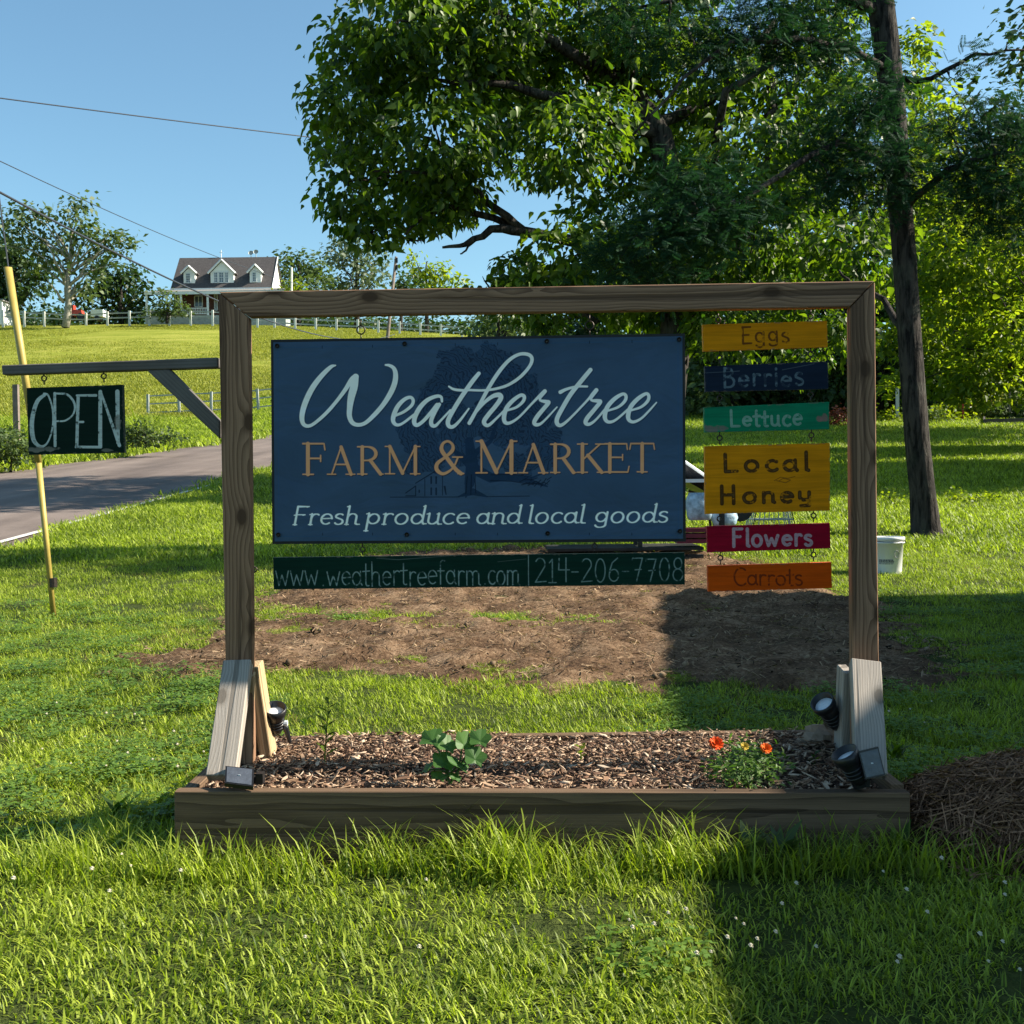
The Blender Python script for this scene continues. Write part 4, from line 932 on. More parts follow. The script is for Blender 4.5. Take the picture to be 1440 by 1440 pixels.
for i, (a, b, c) in enumerate(hx):
    if i == 0: r_ = hd; s_ = st_
    else: r_ = hd.copy(); s_ = st_.copy(); COL.objects.link(r_); COL.objects.link(s_)
    r_.location = (a, b, c+.085+random.uniform(-.01, .014)); sc_ = random.uniform(.6, 1.05); r_.scale = (sc_,)*3; s_.parent = r_; s_.matrix_parent_inverse = Matrix()
    where = 'behind and left of the timber bed' if b > 3.0 and a < 0 else 'behind the right end of the bed' if b > 3.0 else 'in the sunlit foreground grass left of the middle' if a < -.2 else 'in the foreground grass at the edge of the shade' if a < .62 else 'in the shaded foreground grass at right'
    tag(r_, 'small white clover flower '+where, 'clover flower', 'white clover flowers '+where)

# ================================================================== STRAW HEAP
def heap():
    mh = foliage('pine_straw', (.07, .035, .02), (.34, .19, .11), .1, None, .7, .15)
    xs = np.linspace(1.0, 2.4, 50); ys = np.linspace(2.6, 3.65, 40); X, Y = np.meshgrid(xs, ys); Z = heapz(X, Y)-.02
    V = np.stack([X, Y, Z], -1).reshape(-1, 3); F = [(j*50+i, j*50+i+1, (j+1)*50+i+1, (j+1)*50+i) for j in range(39) for i in range(49)]
    t = thing('straw_heap', 'heap of brown pine straw mulch dumped against the right end of the timber bed', 'straw heap', (HEAP[0], HEAP[1], 0))
    mb = MB(); mb.add(V, F); child(mb.build('heap_core', simple('heap_core', (.05, .028, .018), .95, .05, .4, 40), smooth=True), t)
    K = 16000; x = rng.normal(HEAP[0], .36, K); y = rng.normal(HEAP[1], .24, K); d = ((x-HEAP[0])/.66)**2+((y-HEAP[1]-.05)/.46)**2; k = (d < 1.08) & ((x > 1.12) | (y > 3.7)); x, y = x[k], y[k]; K = len(x)
    z = heapz(x, y)+rng.uniform(-.01, .012, K)
    T = np.array([(-.5, -.012, -.06), (0, -.012, .05), (.5, -.01, -.05), (.5, .012, -.05), (0, .012, .05), (-.5, .012, -.06)])
    gx = (heapz(x+.01, y)-heapz(x-.01, y))/.02; gy = (heapz(x, y+.01)-heapz(x, y-.01))/.02
    rz_ = rng.uniform(0, 6.28, K); sl_ = -(gx*np.cos(rz_)+gy*np.sin(rz_))
    rot = rotz(rz_) @ roty(np.arctan(np.clip(sl_, -1.2, 1.2))+rng.normal(0, .22, K)) @ rotx(rng.uniform(-1.2, 1.2, K))
    L_ = rng.uniform(.05, .15, K); o_ = mobj(inst_mesh('straw', T, [(0, 1, 4, 5), (1, 2, 3, 4)], np.stack([x, y, z], 1), rot, np.stack([L_, np.full(K, .14), L_*.6], 1), mh), 'straw', t); o_['kind'] = 'stuff'
heap()

# ================================================================== FOLIAGE HELPERS
LEAF = np.array([(0, 0, 0), (-.27, .08, .05), (-.34, .34, .08), (-.17, .70, .02), (0, 1.12, -.16), (.17, .70, .02), (.34, .34, .08), (.27, .08, .05), (0, .45, -.04)])
LEAFF = [(0, 8, 2, 1), (8, 4, 3, 2), (0, 7, 6, 8), (8, 6, 5, 4)]
LEAFS = np.array([(0, 0, 0), (-.3, .45, .04), (0, 1, -.06), (.3, .45, .04)]); LEAFSF = [(0, 1, 2, 3)]
def frame(fwd, nrm):
    fwd = fwd/np.linalg.norm(fwd, axis=1)[:, None]; x = np.cross(fwd, nrm); x /= np.linalg.norm(x, axis=1)[:, None]+1e-9; z = np.cross(x, fwd)
    return np.stack([x, fwd, z], -1)
def clump_points(c, r, n_, shell=.45):
    d = rng.normal(size=(n_, 3)); d /= np.linalg.norm(d, axis=1)[:, None]; rr = (shell+(1-shell)*rng.random(n_)**.6)
    return c+d*rr[:, None]*np.asarray(r), d
def leaves_for(clumps, size, droop=.8, flat=.5):
    """clumps: (centre, radii, n).  leaves grow on twigs: small groups share a spray direction"""
    Pp, Rr, Ss = [], [], []
    for c, r, n_ in clumps:
        ns = max(1, n_//7); sc, sdir = clump_points(np.asarray(c, float), r, ns)
        p_ = np.repeat(sc, 7, 0)+rng.normal(0, size*1.0, (ns*7, 3))*np.array([1, 1, .55]); d = np.repeat(sdir, 7, 0)
        k = len(p_)
        fwd = d*.7+rng.normal(0, .5, (k, 3)); fwd[:, 2] = fwd[:, 2]*.5-droop*rng.uniform(.3, 1.2, k)
        nrm = d*.6+rng.normal(0, .45, (k, 3)); nrm[:, 2] += flat
        Pp.append(p_); Rr.append(frame(fwd, nrm)); Ss.append(size*rng.uniform(.38, 1.3, k))
    return np.concatenate(Pp), np.concatenate(Rr), np.concatenate(Ss)
def limb(a, b, sag=.1, k=7, wob=.06):
    a = np.asarray(a, float); b = np.asarray(b, float); t = np.linspace(0, 1, k)[:, None]; L_ = np.linalg.norm(b-a)
    p_ = a*(1-t)+b*t; p_[:, 2] += (np.sin(t[:, 0]*math.pi)*L_*sag); p_[1:-1] += rng.normal(0, wob*L_*.35, (k-2, 3)); return p_
def simple_tree(name, label, cat, px, base_py, depth, clumps_px, lsize, per, mat, bark, trunk_r=.18, group=None, dz=2.0, trunk_px=None, leafT=None, droop=.5, base=None, shell=.35):
    """clumps_px: (px, py, rpx[, depth offset]) in photo pixels at `depth`"""
    b = np.array(base if base is not None else P(px, base_py, depth)); t = thing(name, label, cat, b, group); k = depth/FPX
    cl = []; mb = MB(); fork = None
    top = P(*(trunk_px or (px, min(c[1] for c in clumps_px)+10)), depth)
    tp = limb(b-[0, 0, .4], top, 0, 8, .03); mb.tube(tp, np.linspace(trunk_r*1.15, trunk_r*.25, 8), 8)
    for c in clumps_px:
        dd = c[3] if len(c) > 3 else rng.uniform(-.5, .5)*dz
        cc = P(c[0], c[1], depth+dd); rr = c[2]*k
        cl.append((cc, (rr, rr*.9, rr*.85), int(per*4.5*(rr/lsize)**2)))
        f = np.clip((cc[2]-tp[0][2])/(tp[-1][2]-tp[0][2]+.01)-.28, .32, .85); i = int(f*7); a = tp[i]
        mb.tube(limb(a, cc, .05, 6), np.linspace(trunk_r*.42, trunk_r*.07, 6), 5)
        for q in range(2):
            e, _ = clump_points(cc, (rr*.8,)*3, 1); mb.tube(limb(cc, e[0], 0, 4), np.linspace(trunk_r*.12, trunk_r*.03, 4), 4)
    child(mb.build('trunk', bark, smooth=True), t)
    p_, r_, s_ = leaves_for(cl, lsize, droop)
    T, TF = leafT or (LEAFS, LEAFSF)
    o_ = mobj(inst_mesh('crown', T, TF, p_, r_, s_, mat), 'crown', t)
    return t
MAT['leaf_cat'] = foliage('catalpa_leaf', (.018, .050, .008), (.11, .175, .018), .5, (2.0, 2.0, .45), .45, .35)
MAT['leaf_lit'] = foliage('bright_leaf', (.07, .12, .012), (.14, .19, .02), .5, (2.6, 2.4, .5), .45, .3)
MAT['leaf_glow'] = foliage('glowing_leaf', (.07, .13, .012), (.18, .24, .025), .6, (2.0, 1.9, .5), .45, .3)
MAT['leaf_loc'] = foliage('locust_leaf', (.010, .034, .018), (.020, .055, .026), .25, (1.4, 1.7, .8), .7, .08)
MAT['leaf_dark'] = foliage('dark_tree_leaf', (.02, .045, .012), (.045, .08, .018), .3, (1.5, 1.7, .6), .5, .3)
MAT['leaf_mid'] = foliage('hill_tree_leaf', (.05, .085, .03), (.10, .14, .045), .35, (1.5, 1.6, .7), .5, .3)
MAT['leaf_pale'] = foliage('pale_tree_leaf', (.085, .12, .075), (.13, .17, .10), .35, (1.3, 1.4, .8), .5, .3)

# ------------------------------------------------------------------ big catalpa
def catalpa():
    D = 22.0; k = D/FPX
    b = np.array([P(925, 600, 21.5)[0], 21.5, float(TZ(P(925, 600, 21.5)[0], 21.5))])
    t = thing('catalpa_tree', 'big spreading tree with large heart-shaped leaves rising behind the banner', 'tree', b)
    mb = MB()
    fork = P(955, 425, 21.6); tr_ = limb(b-[0, 0, .4], fork, 0, 7, .02); mb.tube(tr_, [.46, .36, .32, .31, .30, .31, .33], 12, wob=.06)
    limbs = {}
    def arm(pts, r0, r1):
        p_ = np.array([P(a, b_, d) for a, b_, d in pts]); n_ = len(p_); q = []
        for i in range(n_-1):
            for tt in np.linspace(0, 1, 4)[:-1]: q.append(p_[i]*(1-tt)+p_[i+1]*tt+rng.normal(0, .014, 3))
        q.append(p_[-1]); mb.tube(q, np.linspace(r0, r1, len(q)), 8, wob=.05); return q
    A1 = arm([(955, 430, 21.6), (950, 300, 21.4), (930, 190, 21.3), (885, 120, 21.2), (880, 40, 21.2), (860, -60, 21.5)], .30, .14)
    arm([(955, 430, 21.6), (920, 395, 21.0), (850, 350, 20.4), (735, 325, 20.0), (690, 322, 19.8), (655, 345, 19.6), (622, 348, 19.6)], .17, .022)
    arm([(668, 338, 19.7), (655, 352, 19.6), (647, 357, 19.6)], .025, .012)
    arm([(735, 325, 20.0), (700, 295, 19.8), (660, 262, 19.7), (600, 245, 19.5), (520, 240, 19.3)], .085, .02)
    arm([(720, 315, 20.0), (640, 290, 19.8), (600, 300, 19.6), (570, 330, 19.5)], .07, .02)
    arm([(930, 190, 21.3), (820, 150, 20.5), (720, 120, 20), (600, 110, 19.5)], .16, .03)
    arm([(885, 120, 21.2), (780, 60, 20.4), (660, 0, 20), (560, -10, 19.6)], .14, .03)
    arm([(955, 430, 21.6), (1050, 330, 22), (1090, 200, 22.5), (1080, 60, 23)], .24, .08)
    arm([(1110, 300, 22), (1180, 240, 22.5), (1260, 200, 23)], .14, .04)
    arm([(1010, 300, 21.4), (1000, 230, 20), (1020, 130, 19), (1100, 80, 18.6)], .12, .04)
    arm([(920, 175, 21.3), (1000, 140, 22), (1090, 30, 22.5)], .12, .05)
    cl = []
    CL = [(560,20,62),(500,80,50),(545,110,58),(478,150,40),(520,190,55),(462,205,26),(490,255,40),(480,300,20),(560,270,55),(520,320,32),(575,330,30),(620,200,66),(640,90,85),(610,10,60),(700,20,80),(720,110,72),
          (650,290,30),(610,300,32),(790,90,80),(800,200,60),(815,10,80),(860,300,62),(850,170,46),(912,235,52),(775,150,46),(640,255,42),(600,265,38),(690,90,50),(900,100,46),(955,160,50),(800,365,55),(725,385,40),(690,400,26),(760,420,50),(840,400,62),(900,370,60),(880,60,60),(960,230,70),(930,330,50),(1000,110,74),(960,30,60),(1060,230,80),(1110,130,74),(1150,30,70),
          (1060,330,70),(1160,250,70),(1200,350,60),(1000,400,62),(1120,420,55),(1210,150,60),(940,430,50),(870,440,40),(700,180,40),(760,240,30),(720,230,26),
          (640,-60,60),(800,-70,60),(980,-60,60),(860,-160,80),(880,180,40),(1020,470,45),(1120,500,40),(770,470,26),(1180,470,40)]
    for i, (a, b_, r) in enumerate(CL):
        d = D+((i*37) % 100/100-.5)*6.5
        if a < 700: d = 20.5+((i*37) % 100/100-.5)*3.5
        rr = r*k; c = P(a, b_, d); cl.append((c, (rr*1.05, rr*1.35, rr*.82), int(54*(r/40)**2*7)))
        if i % 2 == 0 and not (540 < a < 800 and 230 < b_ < 400):
            j = P(a+ (1000-a)*.3, b_+(150-b_)*.15+30, 21.3); mb.tube(limb(j, c, .05, 6), np.linspace(.055, .012, 6), 5)
        for q in range(3):
            e, _ = clump_points(c, (rr*.8,)*3, 1); mb.tube(limb(c+[0, 0, -.1], e[0], 0, 4), np.linspace(.022, .006, 4), 4)
    child(mb.build('trunk', MAT['bark'], smooth=True), t)
    p_, r_, s_ = leaves_for(cl, .172, .9, .5)
    # never grow inside the open sky window under the crown
    d = p_-CP; u = 720+FPX*(d@Rt)/(d@Fw); v = 720-FPX*(d@Up)/(d@Fw)
    kk = ~((u > 560) & (u < 690) & (v > 335) & (v < 400)); p_, r_, s_ = p_[kk], r_[kk], s_[kk]; u, v = u[kk], v[kk]
    depth = (p_-CP)@Fw; score = s_/depth+.002*(u < 520)+.0015*(depth < 19); order = np.argsort(-score); big = order[:280]; rest = order[280:]
    o_ = mobj(inst_mesh('crown', LEAF, LEAFF, p_[rest], r_[rest], s_[rest], MAT['leaf_cat']), 'crown', t); o_['kind'] = 'stuff'
    mb = MB(); mb.add(LEAF, LEAFF, rnd=.5); q0 = mb.build('leaf', MAT['leaf_cat']); me = q0.data; bpy.data.objects.remove(q0)
    for i in big:
        q = bpy.data.objects.new('leaf', me); COL.objects.link(q); Mx = Matrix(r_[i].tolist()).to_4x4(); Mx.translation = Vector(p_[i]); q.matrix_world = Mx @ Matrix.Scale(float(s_[i]), 4); child(q, t)
    print('catalpa leaves', len(p_))
catalpa()

# ------------------------------------------------------------------ bright tree to the right, behind the trunk
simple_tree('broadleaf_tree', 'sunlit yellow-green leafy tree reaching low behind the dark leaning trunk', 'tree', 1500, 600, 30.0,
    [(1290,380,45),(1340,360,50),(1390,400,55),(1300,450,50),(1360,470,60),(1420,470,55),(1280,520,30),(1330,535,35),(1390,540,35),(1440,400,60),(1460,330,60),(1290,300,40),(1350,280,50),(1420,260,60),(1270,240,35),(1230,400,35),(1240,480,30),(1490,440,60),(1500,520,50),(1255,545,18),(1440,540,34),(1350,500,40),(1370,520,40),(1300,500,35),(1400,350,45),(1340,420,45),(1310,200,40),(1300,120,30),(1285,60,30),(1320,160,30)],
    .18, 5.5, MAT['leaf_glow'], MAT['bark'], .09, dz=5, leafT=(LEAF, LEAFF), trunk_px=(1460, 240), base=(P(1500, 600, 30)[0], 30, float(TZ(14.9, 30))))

def far_wood():
    cl = []
    for px in range(-60, 720, 9):
        d = rng.uniform(195, 230); r = rng.uniform(9, 15); py = (452 if px < 340 else 452+(px-340)*.05)-rng.uniform(0, 12)
        if 15 < px < 50 or 120 < px < 150: py += 8
        c = P(px, py, d); rr = r*d/FPX; cl.append((c, (rr*1.3, rr, rr), int(45*(rr/.9)**2)))
        cl.append((c-np.array([0, 0, 2.4]), (rr*1.3, rr, rr*1.2), int(30*(rr/.9)**2)))
    p_, r_, s_ = leaves_for(cl, .9, .3); o_ = mobj(inst_mesh('distant_wood', LEAFS, LEAFSF, p_, r_, s_, MAT['leaf_dark']), 'distant_wood'); o_['kind'] = 'stuff'
far_wood()

# ------------------------------------------------------------------ dark leaning locust, feathery leaves
def locust():
    D = 13.3; g = G(1301, 753); t = thing('locust_tree', 'dark feathery tree with a tall leaning trunk on the lawn right of the sign', 'tree', g)
    D = g[1]; mb = MB()
    pts = [(1303, 764, 36), (1303, 755, 25), (1302, 743, 20.5), (1298, 690, 17.5), (1290, 620, 17), (1283, 540, 16.5), (1277, 450, 16), (1272, 360, 16), (1266, 280, 16), (1260, 200, 16.5), (1252, 120, 17), (1244, 50, 18), (1236, -20, 18), (1225, -160, 14), (1215, -330, 10)]
    mb.tube([P(a, b, D) for a, b, r in pts], [r*D/FPX for a, b, r in pts], 14, wob=.05)
    def arm(ps, r0, r1):
        p_ = np.array([P(a, b, d) for a, b, d in ps]); q = []
        for i in range(len(p_)-1):
            for tt in np.linspace(0, 1, 4)[:-1]: q.append(p_[i]*(1-tt)+p_[i+1]*tt+rng.normal(0, .012, 3))
        q.append(p_[-1]); mb.tube(q, np.linspace(r0, r1, len(q)), 7); return q
    tips = []
    tips.append(arm([(1250, 100, D), (1190, 65, D-.4), (1120, 55, D-.8), (1030, 60, D-1.1), (960, 110, D-1.3), (890, 190, D-1.4)], .048, .012))
    tips.append(arm([(1262, 240, D), (1180, 200, D-.6), (1120, 230, D-1), (1050, 280, D-1.3), (980, 300, D-1.5), (900, 330, D-1.6)], .05, .012))
    tips.append(arm([(1256, 110, D), (1310, 110, D-.3), (1370, 75, D-.5), (1440, 70, D-.6)], .04, .01))
    tips.append(arm([(1268, 300, D), (1330, 240, D-.4), (1400, 215, D-.6), (1480, 220, D-.6)], .05, .012))
    tips.append(arm([(1274, 470, D), (1240, 420, D+.5), (1200, 400, D+.8), (1180, 380, D+1)], .05, .012))
    tips.append(arm([(1246, 20, D), (1140, -20, D-.5), (1020, -20, D-.8), (900, 10, D-1)], .07, .015))
    tips.append(arm([(1236, -30, D), (1330, -60, D), (1430, -40, D)], .06, .015))
    # fronds: rachis with paired leaflets
    T = []; TF = []
    for i in range(9):
        y = .14+i*.095; l = .24*(1-abs(i-4)*.08)
        for s_ in (-1, 1):
            k = len(T); T += [(0, y, 0), (s_*l*.55, y+.045, -.02), (s_*l, y+.06, -.07), (s_*l*.5, y-.04, -.01)]; TF.append((k, k+1, k+2, k+3))
    T = np.array(T)
    cl = [(905,335,46,-1.6),(950,290,44,-1.5),(990,330,48,-1.3),(1000,270,42,-1.4),(920,390,34,-1.5),(870,370,30,-1.6),(1045,300,30,-1.2),(955,245,26,-1.4),(1150,200,36,-.7),(1200,150,36,-.4),(1200,235,42,-.5),(1255,215,44,-.8),(1240,135,34,-.9),(1170,255,30,-.8),(1245,280,30,-.6),
          (1335,185,34,-.3),(1385,160,30,-.5),(1430,195,40,-.6),(1340,240,36,-.5),(1400,250,42,-.5),(1455,260,46,-.4),(1380,300,34,-.2),(1440,320,34,-.3),
          (1370,78,10,-.5),(1415,66,10,-.6),(1335,108,12,-.4),(940,60,30,-1),(1000,25,34,-.9),(1060,45,38,-.8),(1110,62,34,-.7),(1165,80,34,-.5),(1020,80,34,-1),(880,20,36,-1),(1080,-10,40,-.7),(1130,30,28,-.5),(1180,55,24,-.5),(1190,-20,36,-.3)]
    C = []; sz = .165
    for a, b, r, dd in cl:
        c = P(a, b, D+dd); rr = r*D/FPX; C.append((c, (rr*1.1, rr*1.1, rr*.7), int(23.0*(r/40)**2*7*2.4)))
        src = min(tips, key=lambda q: min(np.linalg.norm(np.asarray(w)-c) for w in q)); j = min(src, key=lambda w: np.linalg.norm(np.asarray(w)-c))
        mb.tube(limb(j, c, .08, 5), np.linspace(.018, .006, 5), 4)
        for q in range(3):
            e, _ = clump_points(c, (rr*.9,)*3, 1); mb.tube(limb(c, e[0], 0, 4), np.linspace(.007, .003, 4), 3)
    child(mb.build('trunk', MAT['bark'], smooth=True), t)
    p_, r_, s_ = leaves_for(C, sz, .15, .7)
    o_ = mobj(inst_mesh('crown', T, TF, p_, r_, s_, MAT['leaf_loc']), 'crown', t); o_['kind'] = 'stuff'
    print('fronds', len(p_))
locust()

# ================================================================== SHED AND TREES OUT TO THE RIGHT (their shade lies on the lawn)
def shed():
    t = thing('garden_shed', 'tall timber shed beside the lawn to the right of the sign', 'shed', (8, 3.5, 0))
    x0, x1, y0, y1, h = 6.15, 9.9, -2.0, 9.05, 3.50
    mb = MB()
    for c, s_ in (((x0, (y0+y1)/2, h/2), (.12, y1-y0, h)), ((x1, (y0+y1)/2, h/2), (.12, y1-y0, h)), (((x0+x1)/2, y0, h/2), (x1-x0-.13, .12, h)), (((x0+x1)/2, y1-.06, h/2), (x1-x0-.13, .12, h))): mb.box(c, s_)
    child(mb.build('wall', MAT['brick_red']), t)
    mb = MB(); V = [(x0-.25, y0-.2, h), (8.02, y0-.2, h+.75), (x1+.25, y0-.2, h), (x0-.25, y1+.15, h), (8.02, y1+.15, h+.75), (x1+.25, y1+.15, h)]
    V += [(a, b, c+.08) for a, b, c in V]
    mb.add(V, [(0, 1, 4, 3), (1, 2, 5, 4), (6, 9, 10, 7), (7, 10, 11, 8), (0, 6, 7, 1), (1, 7, 8, 2), (3, 4, 10, 9), (4, 5, 11, 10), (0, 3, 9, 6), (2, 8, 11, 5), (0, 1, 2), (3, 5, 4)]); child(mb.build('roof', MAT['grey_shingle']), t)
    mb = MB(); mb.box((x0-.08, 5.2, 1.02), (.05, .95, 2.0)); child(mb.build('door', MAT['rail_grey']), t)
    t.location.x -= .32; t.rotation_euler.z = R(-5.5)
shed()

# ================================================================== BACKGROUND TREES
def canopy(px0, px1, top, bot, r, seed, n_):
    rs = random.Random(seed); out = []
    for i in range(n_):
        a = rs.uniform(px0, px1); u = (a-px0)/(px1-px0); e = math.sin(math.pi*min(1, max(0, u)))**.5
        tp = bot-(bot-top)*e
        out.append((a, rs.uniform(tp+r*.6, bot), r*rs.uniform(.7, 1.25)))
    return out
# left of the house
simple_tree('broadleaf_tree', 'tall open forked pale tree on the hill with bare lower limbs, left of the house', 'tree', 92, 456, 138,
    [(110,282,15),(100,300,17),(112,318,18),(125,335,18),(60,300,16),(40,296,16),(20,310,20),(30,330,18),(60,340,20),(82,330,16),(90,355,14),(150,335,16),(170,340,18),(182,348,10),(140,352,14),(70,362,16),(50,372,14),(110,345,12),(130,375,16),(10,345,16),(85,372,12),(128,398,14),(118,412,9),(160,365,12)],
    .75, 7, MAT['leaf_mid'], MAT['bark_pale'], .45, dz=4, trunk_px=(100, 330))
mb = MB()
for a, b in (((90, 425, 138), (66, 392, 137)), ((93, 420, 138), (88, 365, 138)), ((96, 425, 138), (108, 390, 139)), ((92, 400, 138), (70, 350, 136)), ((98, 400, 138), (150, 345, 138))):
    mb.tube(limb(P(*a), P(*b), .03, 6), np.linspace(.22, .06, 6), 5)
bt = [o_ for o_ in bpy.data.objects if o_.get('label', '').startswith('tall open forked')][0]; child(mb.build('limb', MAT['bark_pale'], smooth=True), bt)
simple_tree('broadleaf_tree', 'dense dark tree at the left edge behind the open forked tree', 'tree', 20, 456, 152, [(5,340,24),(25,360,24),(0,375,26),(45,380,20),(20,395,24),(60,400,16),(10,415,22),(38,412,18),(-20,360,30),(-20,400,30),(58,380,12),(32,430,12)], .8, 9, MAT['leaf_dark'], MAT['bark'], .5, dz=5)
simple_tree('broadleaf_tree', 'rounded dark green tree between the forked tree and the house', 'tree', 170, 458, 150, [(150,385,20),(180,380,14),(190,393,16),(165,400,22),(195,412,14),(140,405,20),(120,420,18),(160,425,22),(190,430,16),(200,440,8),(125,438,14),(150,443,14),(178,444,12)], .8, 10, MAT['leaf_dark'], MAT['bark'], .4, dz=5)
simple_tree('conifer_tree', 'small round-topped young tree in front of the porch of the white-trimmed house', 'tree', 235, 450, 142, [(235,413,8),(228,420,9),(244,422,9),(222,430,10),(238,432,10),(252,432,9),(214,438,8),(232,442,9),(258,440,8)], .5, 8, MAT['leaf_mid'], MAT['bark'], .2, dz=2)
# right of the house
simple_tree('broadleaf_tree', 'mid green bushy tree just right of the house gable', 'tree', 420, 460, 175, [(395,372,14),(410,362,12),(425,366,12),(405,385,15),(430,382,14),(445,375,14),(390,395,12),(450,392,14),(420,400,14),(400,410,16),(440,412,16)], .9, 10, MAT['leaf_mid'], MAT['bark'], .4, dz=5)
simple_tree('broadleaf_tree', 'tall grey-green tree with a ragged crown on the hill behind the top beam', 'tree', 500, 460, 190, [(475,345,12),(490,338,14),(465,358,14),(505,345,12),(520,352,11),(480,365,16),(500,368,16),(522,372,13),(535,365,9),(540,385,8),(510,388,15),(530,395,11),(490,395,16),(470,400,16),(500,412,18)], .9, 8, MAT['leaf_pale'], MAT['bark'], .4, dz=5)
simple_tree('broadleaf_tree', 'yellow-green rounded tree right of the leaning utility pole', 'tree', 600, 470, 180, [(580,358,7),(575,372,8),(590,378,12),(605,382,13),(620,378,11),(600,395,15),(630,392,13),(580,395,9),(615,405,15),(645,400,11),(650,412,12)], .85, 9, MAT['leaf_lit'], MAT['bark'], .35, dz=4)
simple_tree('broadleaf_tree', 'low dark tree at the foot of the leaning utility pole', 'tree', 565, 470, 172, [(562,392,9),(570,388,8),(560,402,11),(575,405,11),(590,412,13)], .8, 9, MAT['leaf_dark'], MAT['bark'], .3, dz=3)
simple_tree('shrub', 'small yellow-green bush beside the right gable of the house', 'shrub', 412, 452, 148, [(405,400,7),(414,398,7),(420,404,6),(400,408,6)], .5, 9, MAT['leaf_lit'], MAT['bark'], .1, dz=1)
# wood behind the lawn, right
WOOD = [(700, 470, 62, 640, 790, 405), (800, 500, 70, 720, 890, 390), (930, 540, 66, 850, 1010, 300), (1030, 560, 60, 960, 1110, 290), (1130, 560, 64, 1050, 1220, 250), (1235, 560, 58, 1170, 1310, 240), (1330, 560, 62, 1260, 1410, 230), (1420, 560, 58, 1350, 1500, 120), (1520, 560, 60, 1450, 1620, 60), (1100, 540, 82, 980, 1200, 200), (1290, 540, 80, 1200, 1400, 180)]
WL = ['scrubby tree at the near left end of the wood, behind the long board', 'leafy tree in the wood seen between the beam and the banner', 'dark tree in the wood directly behind the produce boards', 'tree of the wood behind the Eggs board', 'dark tree of the wood behind the right end of the top beam', 'dark tree of the wood just left of the leaning trunk', 'tree of the wood just right of the leaning trunk', 'tall dark tree of the wood at the right edge', 'tall dark tree of the wood past the right edge', 'farthest tall tree of the wood above the beam corner', 'farthest tall tree of the wood behind the leaning trunk']
for i, (px, by, dep, a, b, top) in enumerate(WOOD):
    g = P(px, by, dep); base = np.array([g[0], dep, float(TZ(g[0], dep))])
    simple_tree('woodland_tree', WL[i], 'tree', px, by, dep, canopy(a, b, top, 560, 34, i, 26), .42, 8, MAT['leaf_dark'] if i % 3 else MAT['leaf_mid'], MAT['bark'], .25, 'trees of the wood behind the lawn', dz=7, base=base)
# off to the right, shading the back lawn
for i, (x, y, r, h) in enumerate(((14.6, 21.0, 2.3, 7.0), (15.3, 24.6, 2.0, 7.5), (17.5, 31.5, 2.2, 6.0), (22, 38, 3.8, 15), (23, 40, 4.4, 16), (22, 47, 4.5, 15), (28, 44, 4.2, 18))):
    z = float(TZ(x, y)); t = thing('shade_tree', ['', 'second ', 'third ', 'fourth ', 'fifth ', 'sixth ', 'seventh ', 'eighth '][i]+'shade tree counted from the near right corner of the back lawn', 'tree', (x, y, z), 'shade trees along the right side of the lawn')
    mb = MB(); mb.tube(limb((x, y, z-.3), (x, y, z+h*.7), 0, 6, .03), np.linspace(.3, .1, 6), 8); child(mb.build('trunk', MAT['bark'], smooth=True), t)
    cl = []
    for q in range(14):
        a = rng.uniform(0, 6.28); rr = r*rng.uniform(.1, .75); cl.append((np.array([x+rr*math.cos(a), y+rr*math.sin(a), z+h*rng.uniform(.35, .95)]), (r*.5,)*3, 620))
    p_, r_, s_ = leaves_for(cl, .38, .5); mobj(inst_mesh('crown', LEAFS, LEAFSF, p_, r_, s_, MAT['leaf_dark']), 'crown', t)

# verge growth on the far side of the road
def bush(name, label, px, py, depth, cl, ls, per, mat, cat='bush', group=None, base=None):
    return simple_tree(name, label, cat, px, py, depth, cl, ls, per, mat, MAT['bark'], .03, group, dz=.8, base=base)
def gd(px, py): g = G(px, py); return g[1]
d_ = gd(40, 640)
bush('verge_bush', 'green tangle of brush at the left edge beyond the road', 15, 642, 27, [(0,612,16),(18,616,14),(34,620,11),(-10,622,18),(12,622,18),(30,630,13),(0,640,14),(22,642,12),(44,632,10),(-20,640,18)], .13, 9, MAT['leaf_mid'])
bush('verge_bush', 'low leafy bush right of the OPEN board beyond the road', 205, 610, 33, [(185,604,11),(200,600,11),(190,610,12),(210,611,11),(232,611,9),(178,614,11),(195,618,12),(215,617,11),(240,614,8),(250,612,6)], .13, 9, MAT['leaf_mid'])
K = 3200; y_ = rng.uniform(13, 75, K); x_ = edge_x(1, y_)-rng.uniform(.3, 4.0, K)
scatter('verge_grass', x_, y_, TZ(x_, y_), rng.uniform(0, 6.28, K), rng.uniform(2.2, 4.6, K)*(.6+.9*fbm(x_, y_, 3)), rng.integers(0, 4, K), C_far)
K = 900; y_ = rng.uniform(22, 40, K); x_ = edge_x(1, y_)-rng.uniform(.8, 4.5, K)
scatter('tall_verge_grass', x_, y_, TZ(x_, y_), rng.uniform(0, 6.28, K), rng.uniform(6, 12, K)*(.5+fbm(x_+3, y_, 2)), rng.integers(0, 4, K), C_long)

